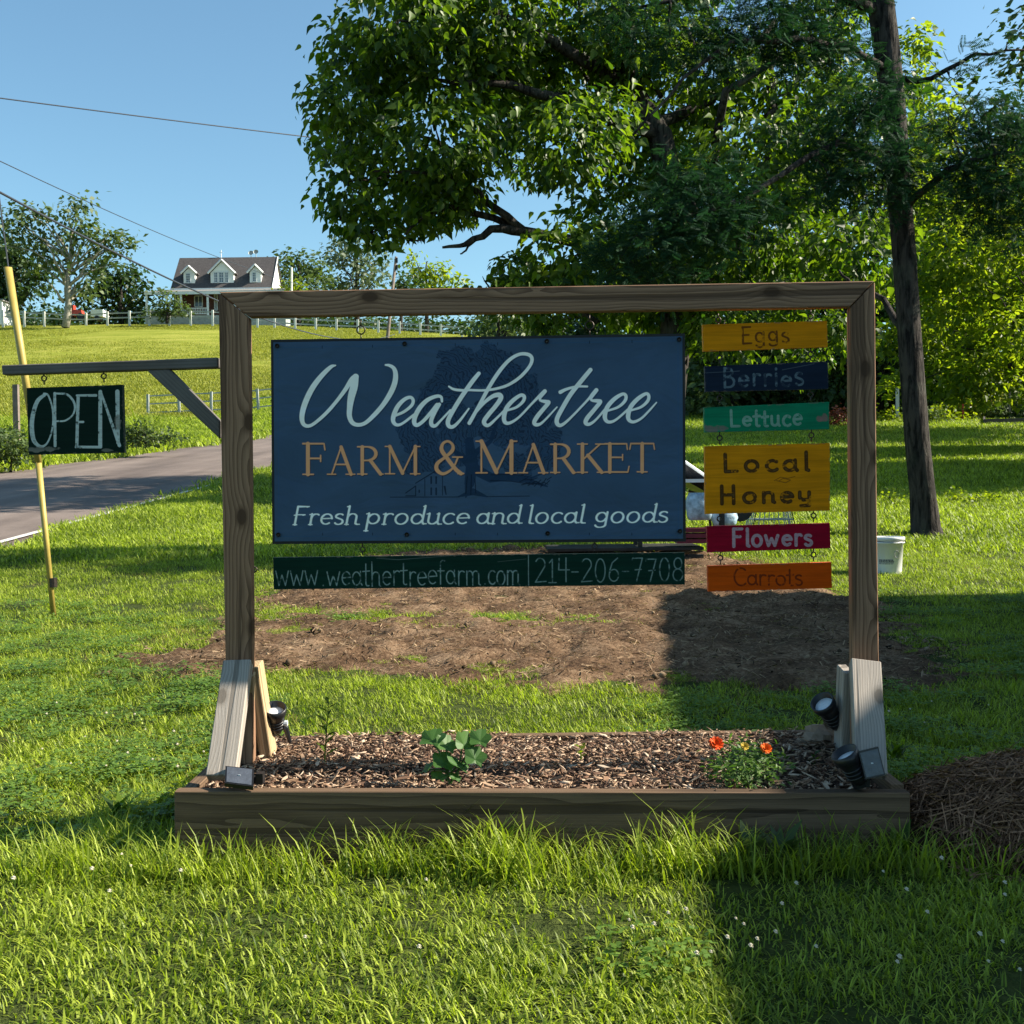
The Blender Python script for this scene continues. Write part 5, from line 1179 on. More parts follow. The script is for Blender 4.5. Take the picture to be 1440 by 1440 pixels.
# ================================================================== HOUSE ON THE HILL
def house():
    Y = 150.0; h = thing('farmhouse', 'white-trimmed brick farmhouse with dark roof, three dormers and a porch on the hill', 'house', P(320, 450, Y+4))
    def q(px, py, y): return P(px, py, y)
    zr = (q(318, 362, Y+4))[2]; ze = q(318, 405, Y)[2]; zb = q(318, 452, Y)[2]-1.5; xl, xr = q(240, 404, Y)[0], q(383, 404, Y)[0]; yb = Y+8
    mb = MB()
    mb.add([(xl+.3, Y+.3, zb), (xr-.3, Y+.3, zb), (xr-.3, yb-.3, zb), (xl+.3, yb-.3, zb), (xl+.3, Y+.3, ze), (xr-.3, Y+.3, ze), (xr-.3, yb-.3, ze), (xl+.3, yb-.3, ze)], [(0, 1, 5, 4), (1, 2, 6, 5), (2, 3, 7, 6), (3, 0, 4, 7)])
    child(mb.build('brick_wall', MAT['brick_red']), h)
    mb = MB(); ym = Y+4
    for x in (xl+.3, xr-.28): mb.add([(x, Y+.1, ze), (x, yb-.1, ze), (x, ym, zr-.15), (x-.1, Y+.1, ze), (x-.1, yb-.1, ze), (x-.1, ym, zr-.15)], [(0, 1, 2), (3, 5, 4), (0, 2, 5, 3), (1, 4, 5, 2)])
    child(mb.build('gable', MAT['cream_siding']), h)
    mb = MB()
    for y0, y1 in ((Y-.15, ym), (yb+.15, ym)):
        V = [(xl, y0, ze-.1), (xr, y0, ze-.1), (xr-.05, y1, zr), (xl+.1, y1, zr)]; V += [(a, b, c-.16) for a, b, c in V]
        mb.add(V, [(0, 1, 2, 3), (4, 7, 6, 5), (0, 4, 5, 1), (1, 5, 6, 2), (3, 7, 4, 0), (2, 6, 7, 3)])
    child(mb.build('roof', MAT['grey_shingle']), h)
    mb = MB(); mb.box(((xl+xr)/2, Y-.2, ze-.12), (xr-xl, .08, .2)); mb.box((xr-.01, Y+2.0, (ze+zr)/2), (.07, 6.3, .22), rot=(math.atan2(zr-ze, 4), 0, 0)); child(mb.build('fascia', MAT['white_paint']), h)
    s_ = (zr-ze)/4.0
    def roofy(z): return Y+(z-ze)/s_
    def dormer(x0p, x1p, top, eave, bot, wins):
        zt, zE, zB = q((x0p+x1p)/2, top, Y+.7)[2], q((x0p+x1p)/2, eave, Y+.7)[2], q((x0p+x1p)/2, bot, Y+.7)[2]; x0, x1 = q(x0p, eave, Y+.7)[0], q(x1p, eave, Y+.7)[0]; yf = Y+.6; xm = (x0+x1)/2; o = .32
        d = MB(); V = [(x0+o, yf, zB-.4), (x1-o, yf, zB-.4), (x1-o, yf, zE), (xm, yf, zt-.15), (x0+o, yf, zE)]; yb2 = roofy(zE)+.4
        V += [(a, yb2 if i != 3 else roofy(zt)+.2, c) for i, (a, b, c) in enumerate(V)]
        d.add(V, [(0, 1, 2, 3, 4), (1, 6, 7, 2), (0, 4, 9, 5)]); dm = child(d.build('dormer', MAT['cream_siding']), h)
        d = MB()
        for xa in (x0, x1):
            V = [(xa, yf-.25, zE-.12), (xm, yf-.25, zt+.02), (xm, roofy(zt)+.2, zt+.02), (xa, roofy(zE)+.2, zE-.12)]; V += [(a, b, c+.12) for a, b, c in V]
            d.add(V, [(0, 1, 2, 3), (4, 7, 6, 5), (0, 4, 5, 1), (2, 6, 7, 3), (0, 3, 7, 4)])
        sub(d.build('dormer_roof', MAT['grey_shingle']), dm)
        d = MB()
        for xa in (x0, x1): d.tube([(xa, yf-.28, zE-.1), (xm, yf-.28, zt+.05)], .13, 4)
        sub(d.build('trim', MAT['white_paint']), dm)
        for (a, b, c, e) in wins:
            wx0, wx1 = q(a, c, yf)[0], q(b, c, yf)[0]; wz1, wz0 = q(a, c, yf)[2], q(a, e, yf)[2]
            d = MB(); d.box(((wx0+wx1)/2, yf-.03, (wz0+wz1)/2), (wx1-wx0, .06, wz1-wz0)); sub(d.build('pane', MAT['dark_glass']), dm)
            d = MB(); xm_ = (wx0+wx1)/2; zm_ = (wz0+wz1)/2
            for X_, Z_, w_, hh in ((wx0, zm_, .09, wz1-wz0+.1), (wx1, zm_, .09, wz1-wz0+.1), (xm_, wz0, wx1-wx0, .1), (xm_, wz1, wx1-wx0, .1), (xm_, zm_, .04, wz1-wz0), (xm_, zm_, wx1-wx0, .05), (xm_, zm_+(wz1-wz0)*.25, wx1-wx0, .03), (xm_, zm_-(wz1-wz0)*.25, wx1-wx0, .03)): d.box((X_, yf-.075, Z_), (w_, .03, hh))
            sub(d.build('window_frame', MAT['white_paint']), dm)
    def sub(o_, par):
        o_.parent = par; o_.matrix_parent_inverse = Matrix.Translation(-(Vector(h.location)))@Matrix() if False else (par.matrix_parent_inverse.copy() if False else Matrix())
        # par sits at world origin offset through its own parent inverse, so world = identity
        return o_
    dormer(255, 277.5, 375, 384, 402, [(261.5, 267.5, 384.5, 398)])
    dormer(293, 332, 366, 384, 401, [(301, 306, 383, 397.5), (308, 314.5, 383, 397.5), (316.5, 321, 383, 397.5)])
    dormer(348, 370.5, 373, 383, 400, [(355, 360, 383, 396)])
    # porch
    xa, xb = q(203, 410, Y-3)[0], q(401, 409, Y-3)[0]; zp = q(300, 409.5, Y-3)[2]
    mb = MB(); V = [(xa, Y-3, zp), (xb, Y-3, zp+.1), (xb-.5, Y+.3, ze+.0), (xa+1.2, Y+.3, ze-.1)]; V += [(a, b, c-.15) for a, b, c in V]
    mb.add(V, [(0, 1, 2, 3), (4, 7, 6, 5), (0, 4, 5, 1), (1, 5, 6, 2), (3, 7, 4, 0), (2, 6, 7, 3)]); child(mb.build('porch_roof', MAT['porch_shingle']), h)
    mb = MB(); mb.box(((xa+xb)/2, Y-3.05, zp-.2), (xb-xa, .1, .36)); child(mb.build('porch_fascia', MAT['white_paint']), h)
    zf = q(300, 443, Y-3)[2]
    mb = MB(); mb.box(((xa+xb)/2, Y-1.4, zf-.75), (xb-xa, 3.0, 1.5)); child(mb.build('porch_floor', MAT['rail_grey']), h)
    for p_ in (206, 254.5, 292, 330, 365, 397):
        x = q(p_, 425, Y-2.9)[0]; mb = MB(); mb.box((x, Y-2.85, (zp+zf)/2-.1), (.24, .24, zp-zf-.2)); child(mb.build('porch_column', MAT['white_paint']), h)
    mb = MB()
    for zz in (.95, .2): mb.box(((q(262, 425, Y-2.9)[0]+q(292, 425, Y-2.9)[0])/2, Y-2.85, zf+zz), (3.0, .08, .1))
    for i in range(16): mb.box((q(256, 425, Y-2.9)[0]+.22*i, Y-2.85, zf+.55), (.06, .05, .75))
    child(mb.build('porch_railing', MAT['white_paint']), h)
    for a, b, c, e in ((273, 284, 416, 431), (301, 305, 414, 436), (246, 251, 416, 430)):
        mb = MB(); x0, x1 = q(a, c, Y)[0], q(b, c, Y)[0]; z1, z0 = q(a, c, Y)[2], q(a, e, Y)[2]; mb.box(((x0+x1)/2, Y+.24, (z0+z1)/2), (x1-x0, .08, z1-z0)); wn = child(mb.build('window', MAT['dark_glass']), h)
        mb = MB()
        for X_, Z_, w_, hh in ((x0, (z0+z1)/2, .12, z1-z0), (x1, (z0+z1)/2, .12, z1-z0), ((x0+x1)/2, (z0+z1)/2, .08, z1-z0), ((x0+x1)/2, z0, x1-x0, .12), ((x0+x1)/2, z1, x1-x0, .12)): mb.box((X_, Y+.17, Z_), (w_, .04, hh))
        sub(mb.build('window_frame', MAT['white_paint']), wn)
    for p_, pt in ((353, 354.5), (360, 353)):
        a = q(p_, 361, Y+5); b = q(p_, pt+2, Y+5); mb = MB(); mb.tube([a-[0, 0, .3], b], .05, 5); mb.lathe([(.001, 0), (.28, .05), (.36, .16)], 12, mat=Matrix.Translation(Vector(b)) @ Matrix.Rotation(R(65), 4, 'X')); child(mb.build('satellite_dish', MAT['rail_grey']), h)
    a = q(311, 364, Y+4); mb = MB(); mb.tube([a, a+[0, 0, 1.2]], .06, 5); mb.box(a+np.array([0, 0, .9]), (.5, .05, .05)); child(mb.build('finial', MAT['white_paint']), h)
house()
wh = thing('outbuilding', 'pale white outbuilding with grey roof at the far left edge of the hill', 'outbuilding', P(0, 450, 150)); c = P(-14, 450, 150); 
mb = MB(); mb.box((c[0], 150, c[2]+.6), (5.6, 5, 3.2)); child(mb.build('wall', MAT['cream_siding']), wh)
mb = MB(); V = [(c[0]-3, 147.3, c[2]+4.0), (c[0]+3, 147.3, c[2]+2.1), (c[0]+3, 152.7, c[2]+2.1), (c[0]-3, 152.7, c[2]+4.0)]; V += [(a, b, z+.15) for a, b, z in V]; mb.add(V, [(0, 3, 2, 1), (4, 5, 6, 7), (0, 1, 5, 4), (1, 2, 6, 5), (2, 3, 7, 6), (3, 0, 4, 7)]); child(mb.build('roof', MAT['porch_shingle']), wh)
# red farm machine and a pale trailer half seen behind the ridge fence
fmm = thing('farm_machine', 'small red farm machine parked behind the ridge fence, by the forked tree', 'machine', P(108, 446, 146)); c = P(108, 444, 146); mr = simple('machine_red', (.35, .05, .03), .5, .4, .2, 3)
mb = MB(); mb.box(c+np.array([0, 0, .3]), (1.9, 1.2, .8), taper=.8); mb.box(c+np.array([-.5, 0, .9]), (.5, .9, .9)); child(mb.build('body', mr), fmm)
for s_ in (-.8, .7): mb = MB(); mb.tube([c+np.array([s_, -.7, -.2]), c+np.array([s_, .7, -.2])], .45, 14); child(mb.build('wheel', MAT['black_plastic']), fmm)
tl = thing('trailer', 'small white trailer behind the ridge fence left of the house', 'trailer', P(139, 446, 146)); c = P(139, 444, 146)
mb = MB(); mb.box(c+np.array([0, 0, .25]), (1.6, 1.4, .9)); mb.box(c+np.array([.9, 0, -.1]), (.9, .15, .12)); child(mb.build('body', MAT['white_paint']), tl)
mb = MB(); mb.tube([c+np.array([0, -.75, -.4]), c+np.array([0, .75, -.4])], .35, 12); child(mb.build('wheel', MAT['black_plastic']), tl)

# ================================================================== FENCES
def ridge_fence():
    t = thing('ridge_fence', 'white post-and-rail fence running along the crest of the hay field', 'fence', P(300, 450, 140)); pts = []
    for px, py in ((4, 448), (34, 449), (62, 450), (92, 451.5), (121, 452), (151, 450), (182, 449), (210, 448), (238, 447), (268, 447), (299, 448), (330, 450), (362, 453), (386, 456), (415, 458), (444, 459.5), (473, 460.5), (503, 461.5), (532, 463), (562, 464), (591, 466), (620, 468), (650, 470)):
        d = 143 if px < 340 else 141
        pts.append(P(px, py, d))
    for c in pts:
        mb = MB(); mb.box((c[0], c[1], c[2]-.2), (.26, .2, 2.6)); child(mb.build('post', MAT['fence_white']), t)
    for a, b in zip(pts[:-1], pts[1:]):
        for dz in (.85, .25):
            q = beam('rail', a+np.array([0, .12, dz]), b+np.array([0, .12, dz]), .06, .17, MAT['rail_grey'], t, side=(0, 1, 0), bevel=0)
ridge_fence()
def low_fence():
    t = thing('pasture_fence', 'weathered rail fence at the foot of the hay field beyond the road', 'fence', P(290, 575, 62)); pts = []
    for px, py in ((208, 575), (252, 573), (297, 571), (340, 569), (363, 567), (400, 563), (436, 560)):
        g = P(px, py, 61.5); pts.append(g)
    for c in pts:
        mb = MB(); mb.box((c[0], c[1], c[2]-.15), (.13, .13, 1.9), rot=(0, rng.normal(0, .02), 0)); child(mb.build('post', MAT['rail_grey']), t)
    for a, b in zip(pts[:-1], pts[1:]):
        for dz in (.72, .28, -.2): beam('rail', a+np.array([0, .1, dz]), b+np.array([0, .1, dz]), .03, .07, MAT['rail_grey'], t, side=(0, 1, 0), bevel=0)
low_fence()
c = G(23, 600); c = P(23, 580, 30); po = MB(); po.box((c[0], 30, c[2]), (.14, .12, 1.5)); o_ = po.build('fence_post', MAT['pole']); tag(o_, 'grey wooden post standing in the brush at the left edge beyond the road', 'post')

# ================================================================== POLES, WIRES, STAKE
up = thing('utility_pole', 'leaning wooden utility pole seen above and below the top beam', 'utility pole', P(544, 480, 95))
mb = MB(); mb.tube([P(540, 500, 95), P(545, 474, 95), P(557, 361, 95)], [.16, .155, .11], 10); child(mb.build('pole', MAT['pole'], smooth=True), up)
mb = MB()
for b in (366, 376): c = P(558, b, 94.9); mb.box(c, (.16, .2, .4))
child(mb.build('bracket', MAT['dark_metal']), up)
mb = MB(); mb.tube([P(410, 420, 145), P(410, 376, 145)], .14, 8); o_ = mb.build('flag_pole', MAT['fence_white']); tag(o_, 'thin pale pole standing right of the house gable', 'pole')
def wire(a, b, sag, r, label, nm='power_line'):
    a = np.array(a); b = np.array(b); t = np.linspace(0, 1, 40)[:, None]; p_ = a*(1-t)+b*t; p_[:, 2] -= sag*4*(t*(1-t))[:, 0]
    mb = MB(); mb.tube(p_, r, 5); tag(mb.build(nm, MAT['wire'], smooth=True), label, 'cable')
wire(P(-60, 238, 22), P(555, 470, 95), 1.6, .028, 'thick black cable sloping down towards the house from the left edge')
wire(P(-60, 198, 24), P(555, 415, 95), 1.2, .012, 'thin cable above the thick one, crossing the forked tree')
wire(P(-60, 130, 26), P(900, 241, 42), .12, .016, 'long thin cable across the open sky running into the big tree')
g = G(75, 868); D = g[1]
sk = thing('guy_wire_guard', 'tall yellow plastic guy wire guard leaning left in the lawn', 'guy guard', g)
def chan(a, b, w0, w1, D0, D1, mat, nm):
    a = P(*a, D0); b = P(*b, D1); mb = MB(); k = 9; V = []
    ang = np.radians(np.linspace(-20, 200, k))
    for q, w_ in ((a, w0), (b, w1)):
        for r_ in (1, .82):
            V += [(q[0]+w_*r_*math.cos(x), q[1]+w_*r_*math.sin(x)*-1, q[2]) for x in ang]
    F = []
    for i in range(k-1): F += [(i, i+1, 2*k+i+1, 2*k+i), (k+i+1, k+i, 3*k+i, 3*k+i+1), (i, k+i, k+i+1, i+1), (2*k+i, 2*k+i+1, 3*k+i+1, 3*k+i)]
    F += [(0, 2*k, 3*k, k), (k-1, 2*k-1, 4*k-1, 3*k-1)]
    mb.add(V, F); child(mb.build(nm, mat, smooth=True), sk)
chan((11, 376), (54, 650), .030, .027, D, D, MAT['yellow_plastic'], 'guard_tube')
chan((53, 640), (76, 872), .023, .020, D, D, MAT['yellow_plastic'], 'guard_tube')
mb = MB(); mb.tube([P(-2, 270, D), P(14, 392, D), P(60, 700, D+.02)], .006, 5); child(mb.build('guy_wire', MAT['wire']), sk)
mb = MB(); c = P(75, 822, D); mb.tube([c-[0, .0, .02], c+[0.0, 0, .05]], .03, 10); child(mb.build('clamp', MAT['dark_metal']), sk)

# ================================================================== BUCKET
def bucket():
    g = G(1250, 806); D = g[1]; t = thing('plastic_bucket', 'white plastic bucket standing on the lawn behind the right post', 'bucket', g)
    k = D/FPX; x = P(1249, 806, D)[0]; h = 53*k; r1 = 21.5*k; r0 = 18*k; mwp = simple('bucket_plastic', (.72, .73, .72), .4, .4, .04, 8)
    ts = Matrix.Translation((x, D, g[2]-.01)); mb = MB()
    mb.lathe([(.001, 0), (r0*.97, 0), (r0, .01), (r1*.955, h*.83), (r1*1.04, h*.835), (r1*1.04, h*.86), (r1*.97, h*.865), (r1*.975, h*.91), (r1*1.05, h*.915), (r1*1.05, h*.985), (r1*1.02, h), (r1*.96, h), (r1*.94, h*.98), (r0*.93, .02), (.001, .02)], 36, mat=ts)
    child(mb.build('body', mwp, smooth=True), t)
    mb = MB(); a = np.linspace(0, math.pi, 20); cc = np.array([x, D, g[2]+h*.88])
    mb.tube(np.stack([cc[0]+(r1*1.07)*np.cos(a), cc[1]-(r1*1.12)*np.sin(a), cc[2]-h*.12*np.sin(a)*0-.01*np.sin(a)], 1), .0028, 6); child(mb.build('handle', MAT['dark_metal'], smooth=True), t)
    md_ = simple('bucket_print', (.12, .12, .13), .6, .2, .2, 60); mb = MB(); rs = random.Random(3)
    def onb(a_, z_): rr = r0+(r1*.955-r0)*(z_/(h*.83))+.0018; return (x+rr*math.sin(a_), D-rr*math.cos(a_), g[2]-.01+z_)
    for row, zz in enumerate((.40, .365, .33, .30)):
        a = -1.0
        while a < .02:
            w_ = rs.uniform(.03, .10); hh = h*.016 if row < 2 else h*.009; z0 = h*zz
            mb.add([onb(a, z0-hh), onb(a+w_, z0-hh), onb(a+w_, z0+hh), onb(a, z0+hh)], [(0, 1, 2, 3)]); a += w_+rs.uniform(.015, .04)
    child(mb.build('printed_text', md_), t)
    mb = MB(); q = np.linspace(0, 2*math.pi, 20); mb.tube([onb(.28+.17*math.cos(u), h*.55+h*.095*math.sin(u)) for u in q], .0022, 5); child(mb.build('moulded_ring', simple('ring_grey', (.25, .25, .26), .5, .3, .1, 40)), t)
bucket()

# ================================================================== SOLAR SPOTLIGHTS
MAT['solar'] = simple('solar_cell', (.07, .08, .10), .25, .5, .2, 60)
MAT['lens'] = simple('lamp_lens', (.60, .64, .68), .15, .6, .1, 30)
def lamp_head(c, d, parent, r=.036, L_=.085):
    c = Vector(c); d = Vector(d).normalized(); Mx = d.to_track_quat('Z', 'Y').to_matrix().to_4x4(); Mx.translation = c
    mb = MB(); mb.lathe([(.001, -L_), (r*.55, -L_), (r*.72, -L_*.8), (r*.74, -L_*.3), (r*.95, -L_*.05), (r, 0), (r*1.02, .022), (r*.9, .022), (r*.86, .002), (.001, .0)], 28, mat=Mx)
    for i in range(3): mb.lathe([(r*.74, -L_*(.35+.15*i)), (r*.84, -L_*(.37+.15*i)), (r*.74, -L_*(.40+.15*i))], 24, mat=Mx)
    hd_ = child(mb.build('lamp_head', MAT['black_plastic'], smooth=True), parent)
    mb = MB(); mb.lathe([(.0005, .008), (r*.5, .007), (r*.8, .003)], 24, mat=Mx); o_ = child(mb.build('lens', MAT['lens'], smooth=True), parent); return hd_
def solar_panel(quad, parent, dot=True):
    mb = MB(); q = np.array(quad); nrm = np.cross(q[1]-q[0], q[3]-q[0]); nrm /= np.linalg.norm(nrm); nrm = nrm if nrm[1] < 0 else -nrm
    V = list(q)+list(q-nrm*.014); mb.add(V, [(0, 1, 2, 3)[::-1], (4, 5, 6, 7), (0, 1, 5, 4), (1, 2, 6, 5), (2, 3, 7, 6), (3, 0, 4, 7)])
    child(mb.build('panel_frame', MAT['black_plastic']), parent)
    c = q.mean(0); q2 = c+(q-c)*.88+nrm*.0015; mb = MB(); mb.add(list(q2)+list(q2-nrm*.001), [(0, 1, 2, 3)[::-1], (4, 5, 6, 7), (0, 1, 5, 4), (1, 2, 6, 5), (2, 3, 7, 6), (3, 0, 4, 7)]); child(mb.build('solar_cell', MAT['solar']), parent)
    mb = MB(); mb.box(c+nrm*.003, (.006, .002, .003)); child(mb.build('indicator', MAT['lens']), parent)
s1 = thing('solar_spotlight', 'black round solar spotlight tilted up behind the left post braces', 'spotlight', P(395, 1040, 3.45)); lamp_head(P(387, 1003, 3.42), (.08, -.45, .88), s1, .034, .07)
mb = MB(); mb.tube([P(386, 1012, 3.46), P(402, 1024, 3.46), P(408, 1044, 3.47)], [.014, .010, .006], 8); child(mb.build('stake', MAT['black_plastic']), s1)
mb = MB(); c = P(399, 1017, 3.44); mb.tube([c-[.012, 0, 0], c+[.012, 0, 0]], .009, 10); child(mb.build('wing_nut', MAT['lens']), s1)
s2 = thing('solar_panel_light', 'small grey solar panel lying on the left front corner of the bed', 'solar light', P(338, 1100, 3.04)); solar_panel([P(317, 1077, 3.03), P(357, 1081, 3.03), P(356, 1106, 2.975), P(316, 1101, 2.975)], s2)
mb = MB(); c = P(366, 1094, 3.05); mb.box(c, (.02, .03, .03)); mb.tube([c-[.03, 0, .01], c+[.0, 0, 0]], .012, 8); child(mb.build('light_body', MAT['black_plastic']), s2)
s3 = thing('solar_spotlight', 'black round solar spotlight behind the right post, above the rock', 'spotlight', P(1185, 1020, 3.45)); lamp_head(P(1160, 993, 3.40), (-.55, -.42, .72), s3, .037, .10)
mb = MB(); mb.box(P(1180, 1000, 3.47), (.03, .05, .09)); mb.tube([P(1180, 1005, 3.45), P(1190, 1060, 3.47)], [.014, .008], 8); child(mb.build('stake', MAT['black_plastic']), s3)
s4 = thing('solar_spotlight', 'black solar spotlight with blue-grey panel at the foot of the right brace', 'spotlight', P(1212, 1105, 3.02)); lamp_head(P(1192, 1067, 2.99), (-.5, -.1, .85), s4, .037, .075)
solar_panel([P(1207, 1057, 2.965), P(1235, 1050, 2.965), P(1245, 1090, 2.95), P(1217, 1096, 2.95)], s4)
mb = MB(); mb.tube([P(1200, 1078, 3.0), P(1210, 1106, 3.0)], [.026, .02], 10); mb.box(P(1213, 1095, 3.0), (.03, .03, .04)); child(mb.build('base', MAT['black_plastic']), s4)

# rock in the bed
mb = MB(); c = P(1158, 1045, 3.52); U = []; 
for i in range(9):
    th = math.pi*i/8
    for j in range(14):
        ph = 2*math.pi*j/14; d = np.array([math.sin(th)*math.cos(ph), math.sin(th)*math.sin(ph), math.cos(th)]); f = 1+.22*math.sin(3*ph+i)+.15*math.sin(5*th+j*2.1)+rng.normal(0, .04)
        U.append(c+d*f*np.array([.085, .06, .05]))
F = [(i*14+j, i*14+(j+1) % 14, (i+1)*14+(j+1) % 14, (i+1)*14+j) for i in range(8) for j in range(14)]
mb.add(U, F); o_ = mb.build('rock', simple('rock', (.24, .18, .13), .9, .2, .4, 25, bd=.01)); tag(o_, 'brown rough rock in the mulch below the right rear spotlight', 'rock')

# ================================================================== PLANTS IN THE BED
def squash():
    t = thing('squash_plant', 'young squash plant with broad green leaves in the mulch', 'plant', (P(632, 1092, 3.1))); b = P(632, 1096, 3.1)
    ml = foliage('squash_leaf', (.035, .10, .02), (.07, .15, .035), .35, (1.6, 1.9, .5), .5, .3)
    k = 20; V = [(0, 0, 0)]
    for i in range(k):
        a = 2*math.pi*(i+.5)/k; r = (.5+.07*math.cos(5*a)+.035*math.cos(11*a))*(1-.55*math.exp(-((a-math.pi*1.5)/.22)**2)); V.append((r*math.cos(a), r*math.sin(a)+.12, .05*math.cos(3*a)+.06*(r*2)**2))
    F = [(0, i+1, (i+1) % k+1) for i in range(k)]
    mb = MB(); mb.add(V, F, rnd=.5); q = mb.build('leaf', ml, smooth=False); me = q.data; bpy.data.objects.remove(q)
    me2 = me.copy(); me2.attributes['rnd'].data.foreach_set('value', [.95]*len(V))
    L_ = [(608, 1042, 36, .5, -.1, 0), (628, 1050, 30, .75, .2, 1), (652, 1047, 30, 1.2, .3, 1), (675, 1042, 30, .7, .0, 0), (600, 1083, 26, .5, -.4, 0), (625, 1075, 34, .6, .1, 0), (645, 1078, 34, .5, .4, 0), (668, 1068, 30, .9, .1, 0), (617, 1094, 22, .4, .1, 1), (640, 1095, 18, .5, .3, 0)]
    mb = MB()
    for i, (a, b_, s_, tilt, rl, v) in enumerate(L_):
        D = 3.08+(1075-b_)*.0010; c = P(a, b_, D); o_ = bpy.data.objects.new('leaf', me2 if v else me); COL.objects.link(o_); sc_ = s_*D/FPX*1.05
        o_.matrix_world = Matrix.Translation(Vector(c)) @ Euler((tilt, rl, rl*2)).to_matrix().to_4x4() @ Matrix.Scale(sc_, 4); child(o_, t)
        mb.tube(limb(b+rng.normal(0, .01, 3), c, .12, 5, .02), [.0035, .003, .0028, .0025, .002], 5)
    child(mb.build('stem', ml), t)
squash()
def marigold():
    ml = foliage('marigold_leaf', (.04, .09, .02), (.13, .20, .06), .3, None, .5, .3); c0 = P(1050, 1105, 3.1)
    t = thing('marigold', 'bushy marigold with two orange flower heads at the right of the bed', 'flower', c0); mb = MB(); cl = []
    for a, b, r in ((1025, 1062, 14), (1045, 1052, 16), (1065, 1060, 14), (1080, 1070, 14), (1035, 1078, 16), (1058, 1078, 18), (1082, 1085, 12), (1045, 1092, 14), (1020, 1080, 12), (1068, 1094, 12), (1050, 1065, 14)):
        D = 3.12+rng.uniform(-.05, .06); c = P(a, b, D); cl.append((c, (r*.002,)*3, 130)); mb.tube(limb(c0, c, .05, 5), np.linspace(.004, .0015, 5), 4)
    child(mb.build('stem', ml), t)
    T = np.array([(0, 0, 0), (-.17, .5, .05), (0, 1, -.08), (.17, .5, .05)]); p_, r_, s_ = leaves_for(cl, .022, .1, .3); o_ = mobj(inst_mesh('foliage', T, [(0, 1, 2, 3)], p_, r_, s_, ml), 'foliage', t); o_['kind'] = 'stuff'
    for (a, b, s_, col, lb) in ((1007, 1046, .020, (.75, .085, .008), 'large red-orange flower head'), (1077, 1053, .016, (.80, .13, .008), 'smaller orange flower head'), (1047, 1050, .012, (.55, .38, .05), 'faded yellow bud')):
        c = P(a, b, 3.07); m = simple('petal', col, .6, .2, .35, 150); mb = MB()
        for ring, (n_, el, ln) in enumerate(((11, .15, 1.0), (9, .55, .85), (7, .95, .65), (4, 1.3, .45))):
            for i in range(n_):
                az = 2*math.pi*i/n_+ring*.4; d = np.array([math.cos(az)*math.cos(el), math.sin(az)*math.cos(el), math.sin(el)]); sdv = np.array([-math.sin(az), math.cos(az), 0])*.34; u = np.array([0, 0, .1]); Q = np.array(Matrix.Rotation(R(48), 3, 'X')); d = Q@d; sdv = Q@sdv; u = Q@u
                mb.add([c, c+(d*.6+sdv)*s_*ln, c+(d+sdv*.6+u)*s_*ln, c+(d*1.08)*s_*ln, c+(d-sdv*.6+u)*s_*ln, c+(d*.6-sdv)*s_*ln], [(0, 1, 2, 3), (0, 3, 4, 5)])
        o_ = child(mb.build('flower_head', m), t); o_['label'] = lb
marigold()
def weed(px, py, top, label, w_=.5, n_=14, name='weed', leafl=.05, mat=None, Y=3.2, lean=.0):
    b = P(px, py, Y); e = P(px+lean, top, Y); t = thing(name, label, 'weed', b); mat = mat or MAT['leaf_cat']; mb = MB(); p_ = limb(b, e, 0, 6, .02); mb.tube(p_, np.linspace(.003, .001, 6), 5); child(mb.build('stem', mat), t)
    T = np.array([(0, 0, 0), (-.14*w_*2, .45, .05), (0, 1, -.15), (.14*w_*2, .45, .05)]); tt = np.linspace(.15, 1, n_); pos = np.stack([np.interp(tt, np.linspace(0, 1, 6), p_[:, i]) for i in range(3)], 1)
    az = np.arange(n_)*2.4; f = np.stack([np.cos(az)*.7, np.sin(az)*.7, np.full(n_, .55)], 1); me = inst_mesh('leaves', T, [(0, 1, 2, 3)], pos, frame(f, np.tile([0, 0, 1.], (n_, 1))+.01), leafl*rng.uniform(.6, 1.2, n_), mat); mobj(me, 'leaves', t)
weed(456, 1078, 985, 'tall thin weed with narrow leaves at the left of the bed', .45, 16, lean=6)
weed(817, 1068, 1048, 'tiny pale yellow-green sprout in the middle of the mulch', 1.2, 6, leafl=.028, mat=MAT['leaf_lit'], Y=3.35)
weed(1145, 1082, 1062, 'small low weed in the mulch between marigold and right post', .9, 9, leafl=.03)
weed(430, 1030, 1000, 'second thin weed at the back edge of the bed near the left spotlight', .4, 8, Y=3.6)
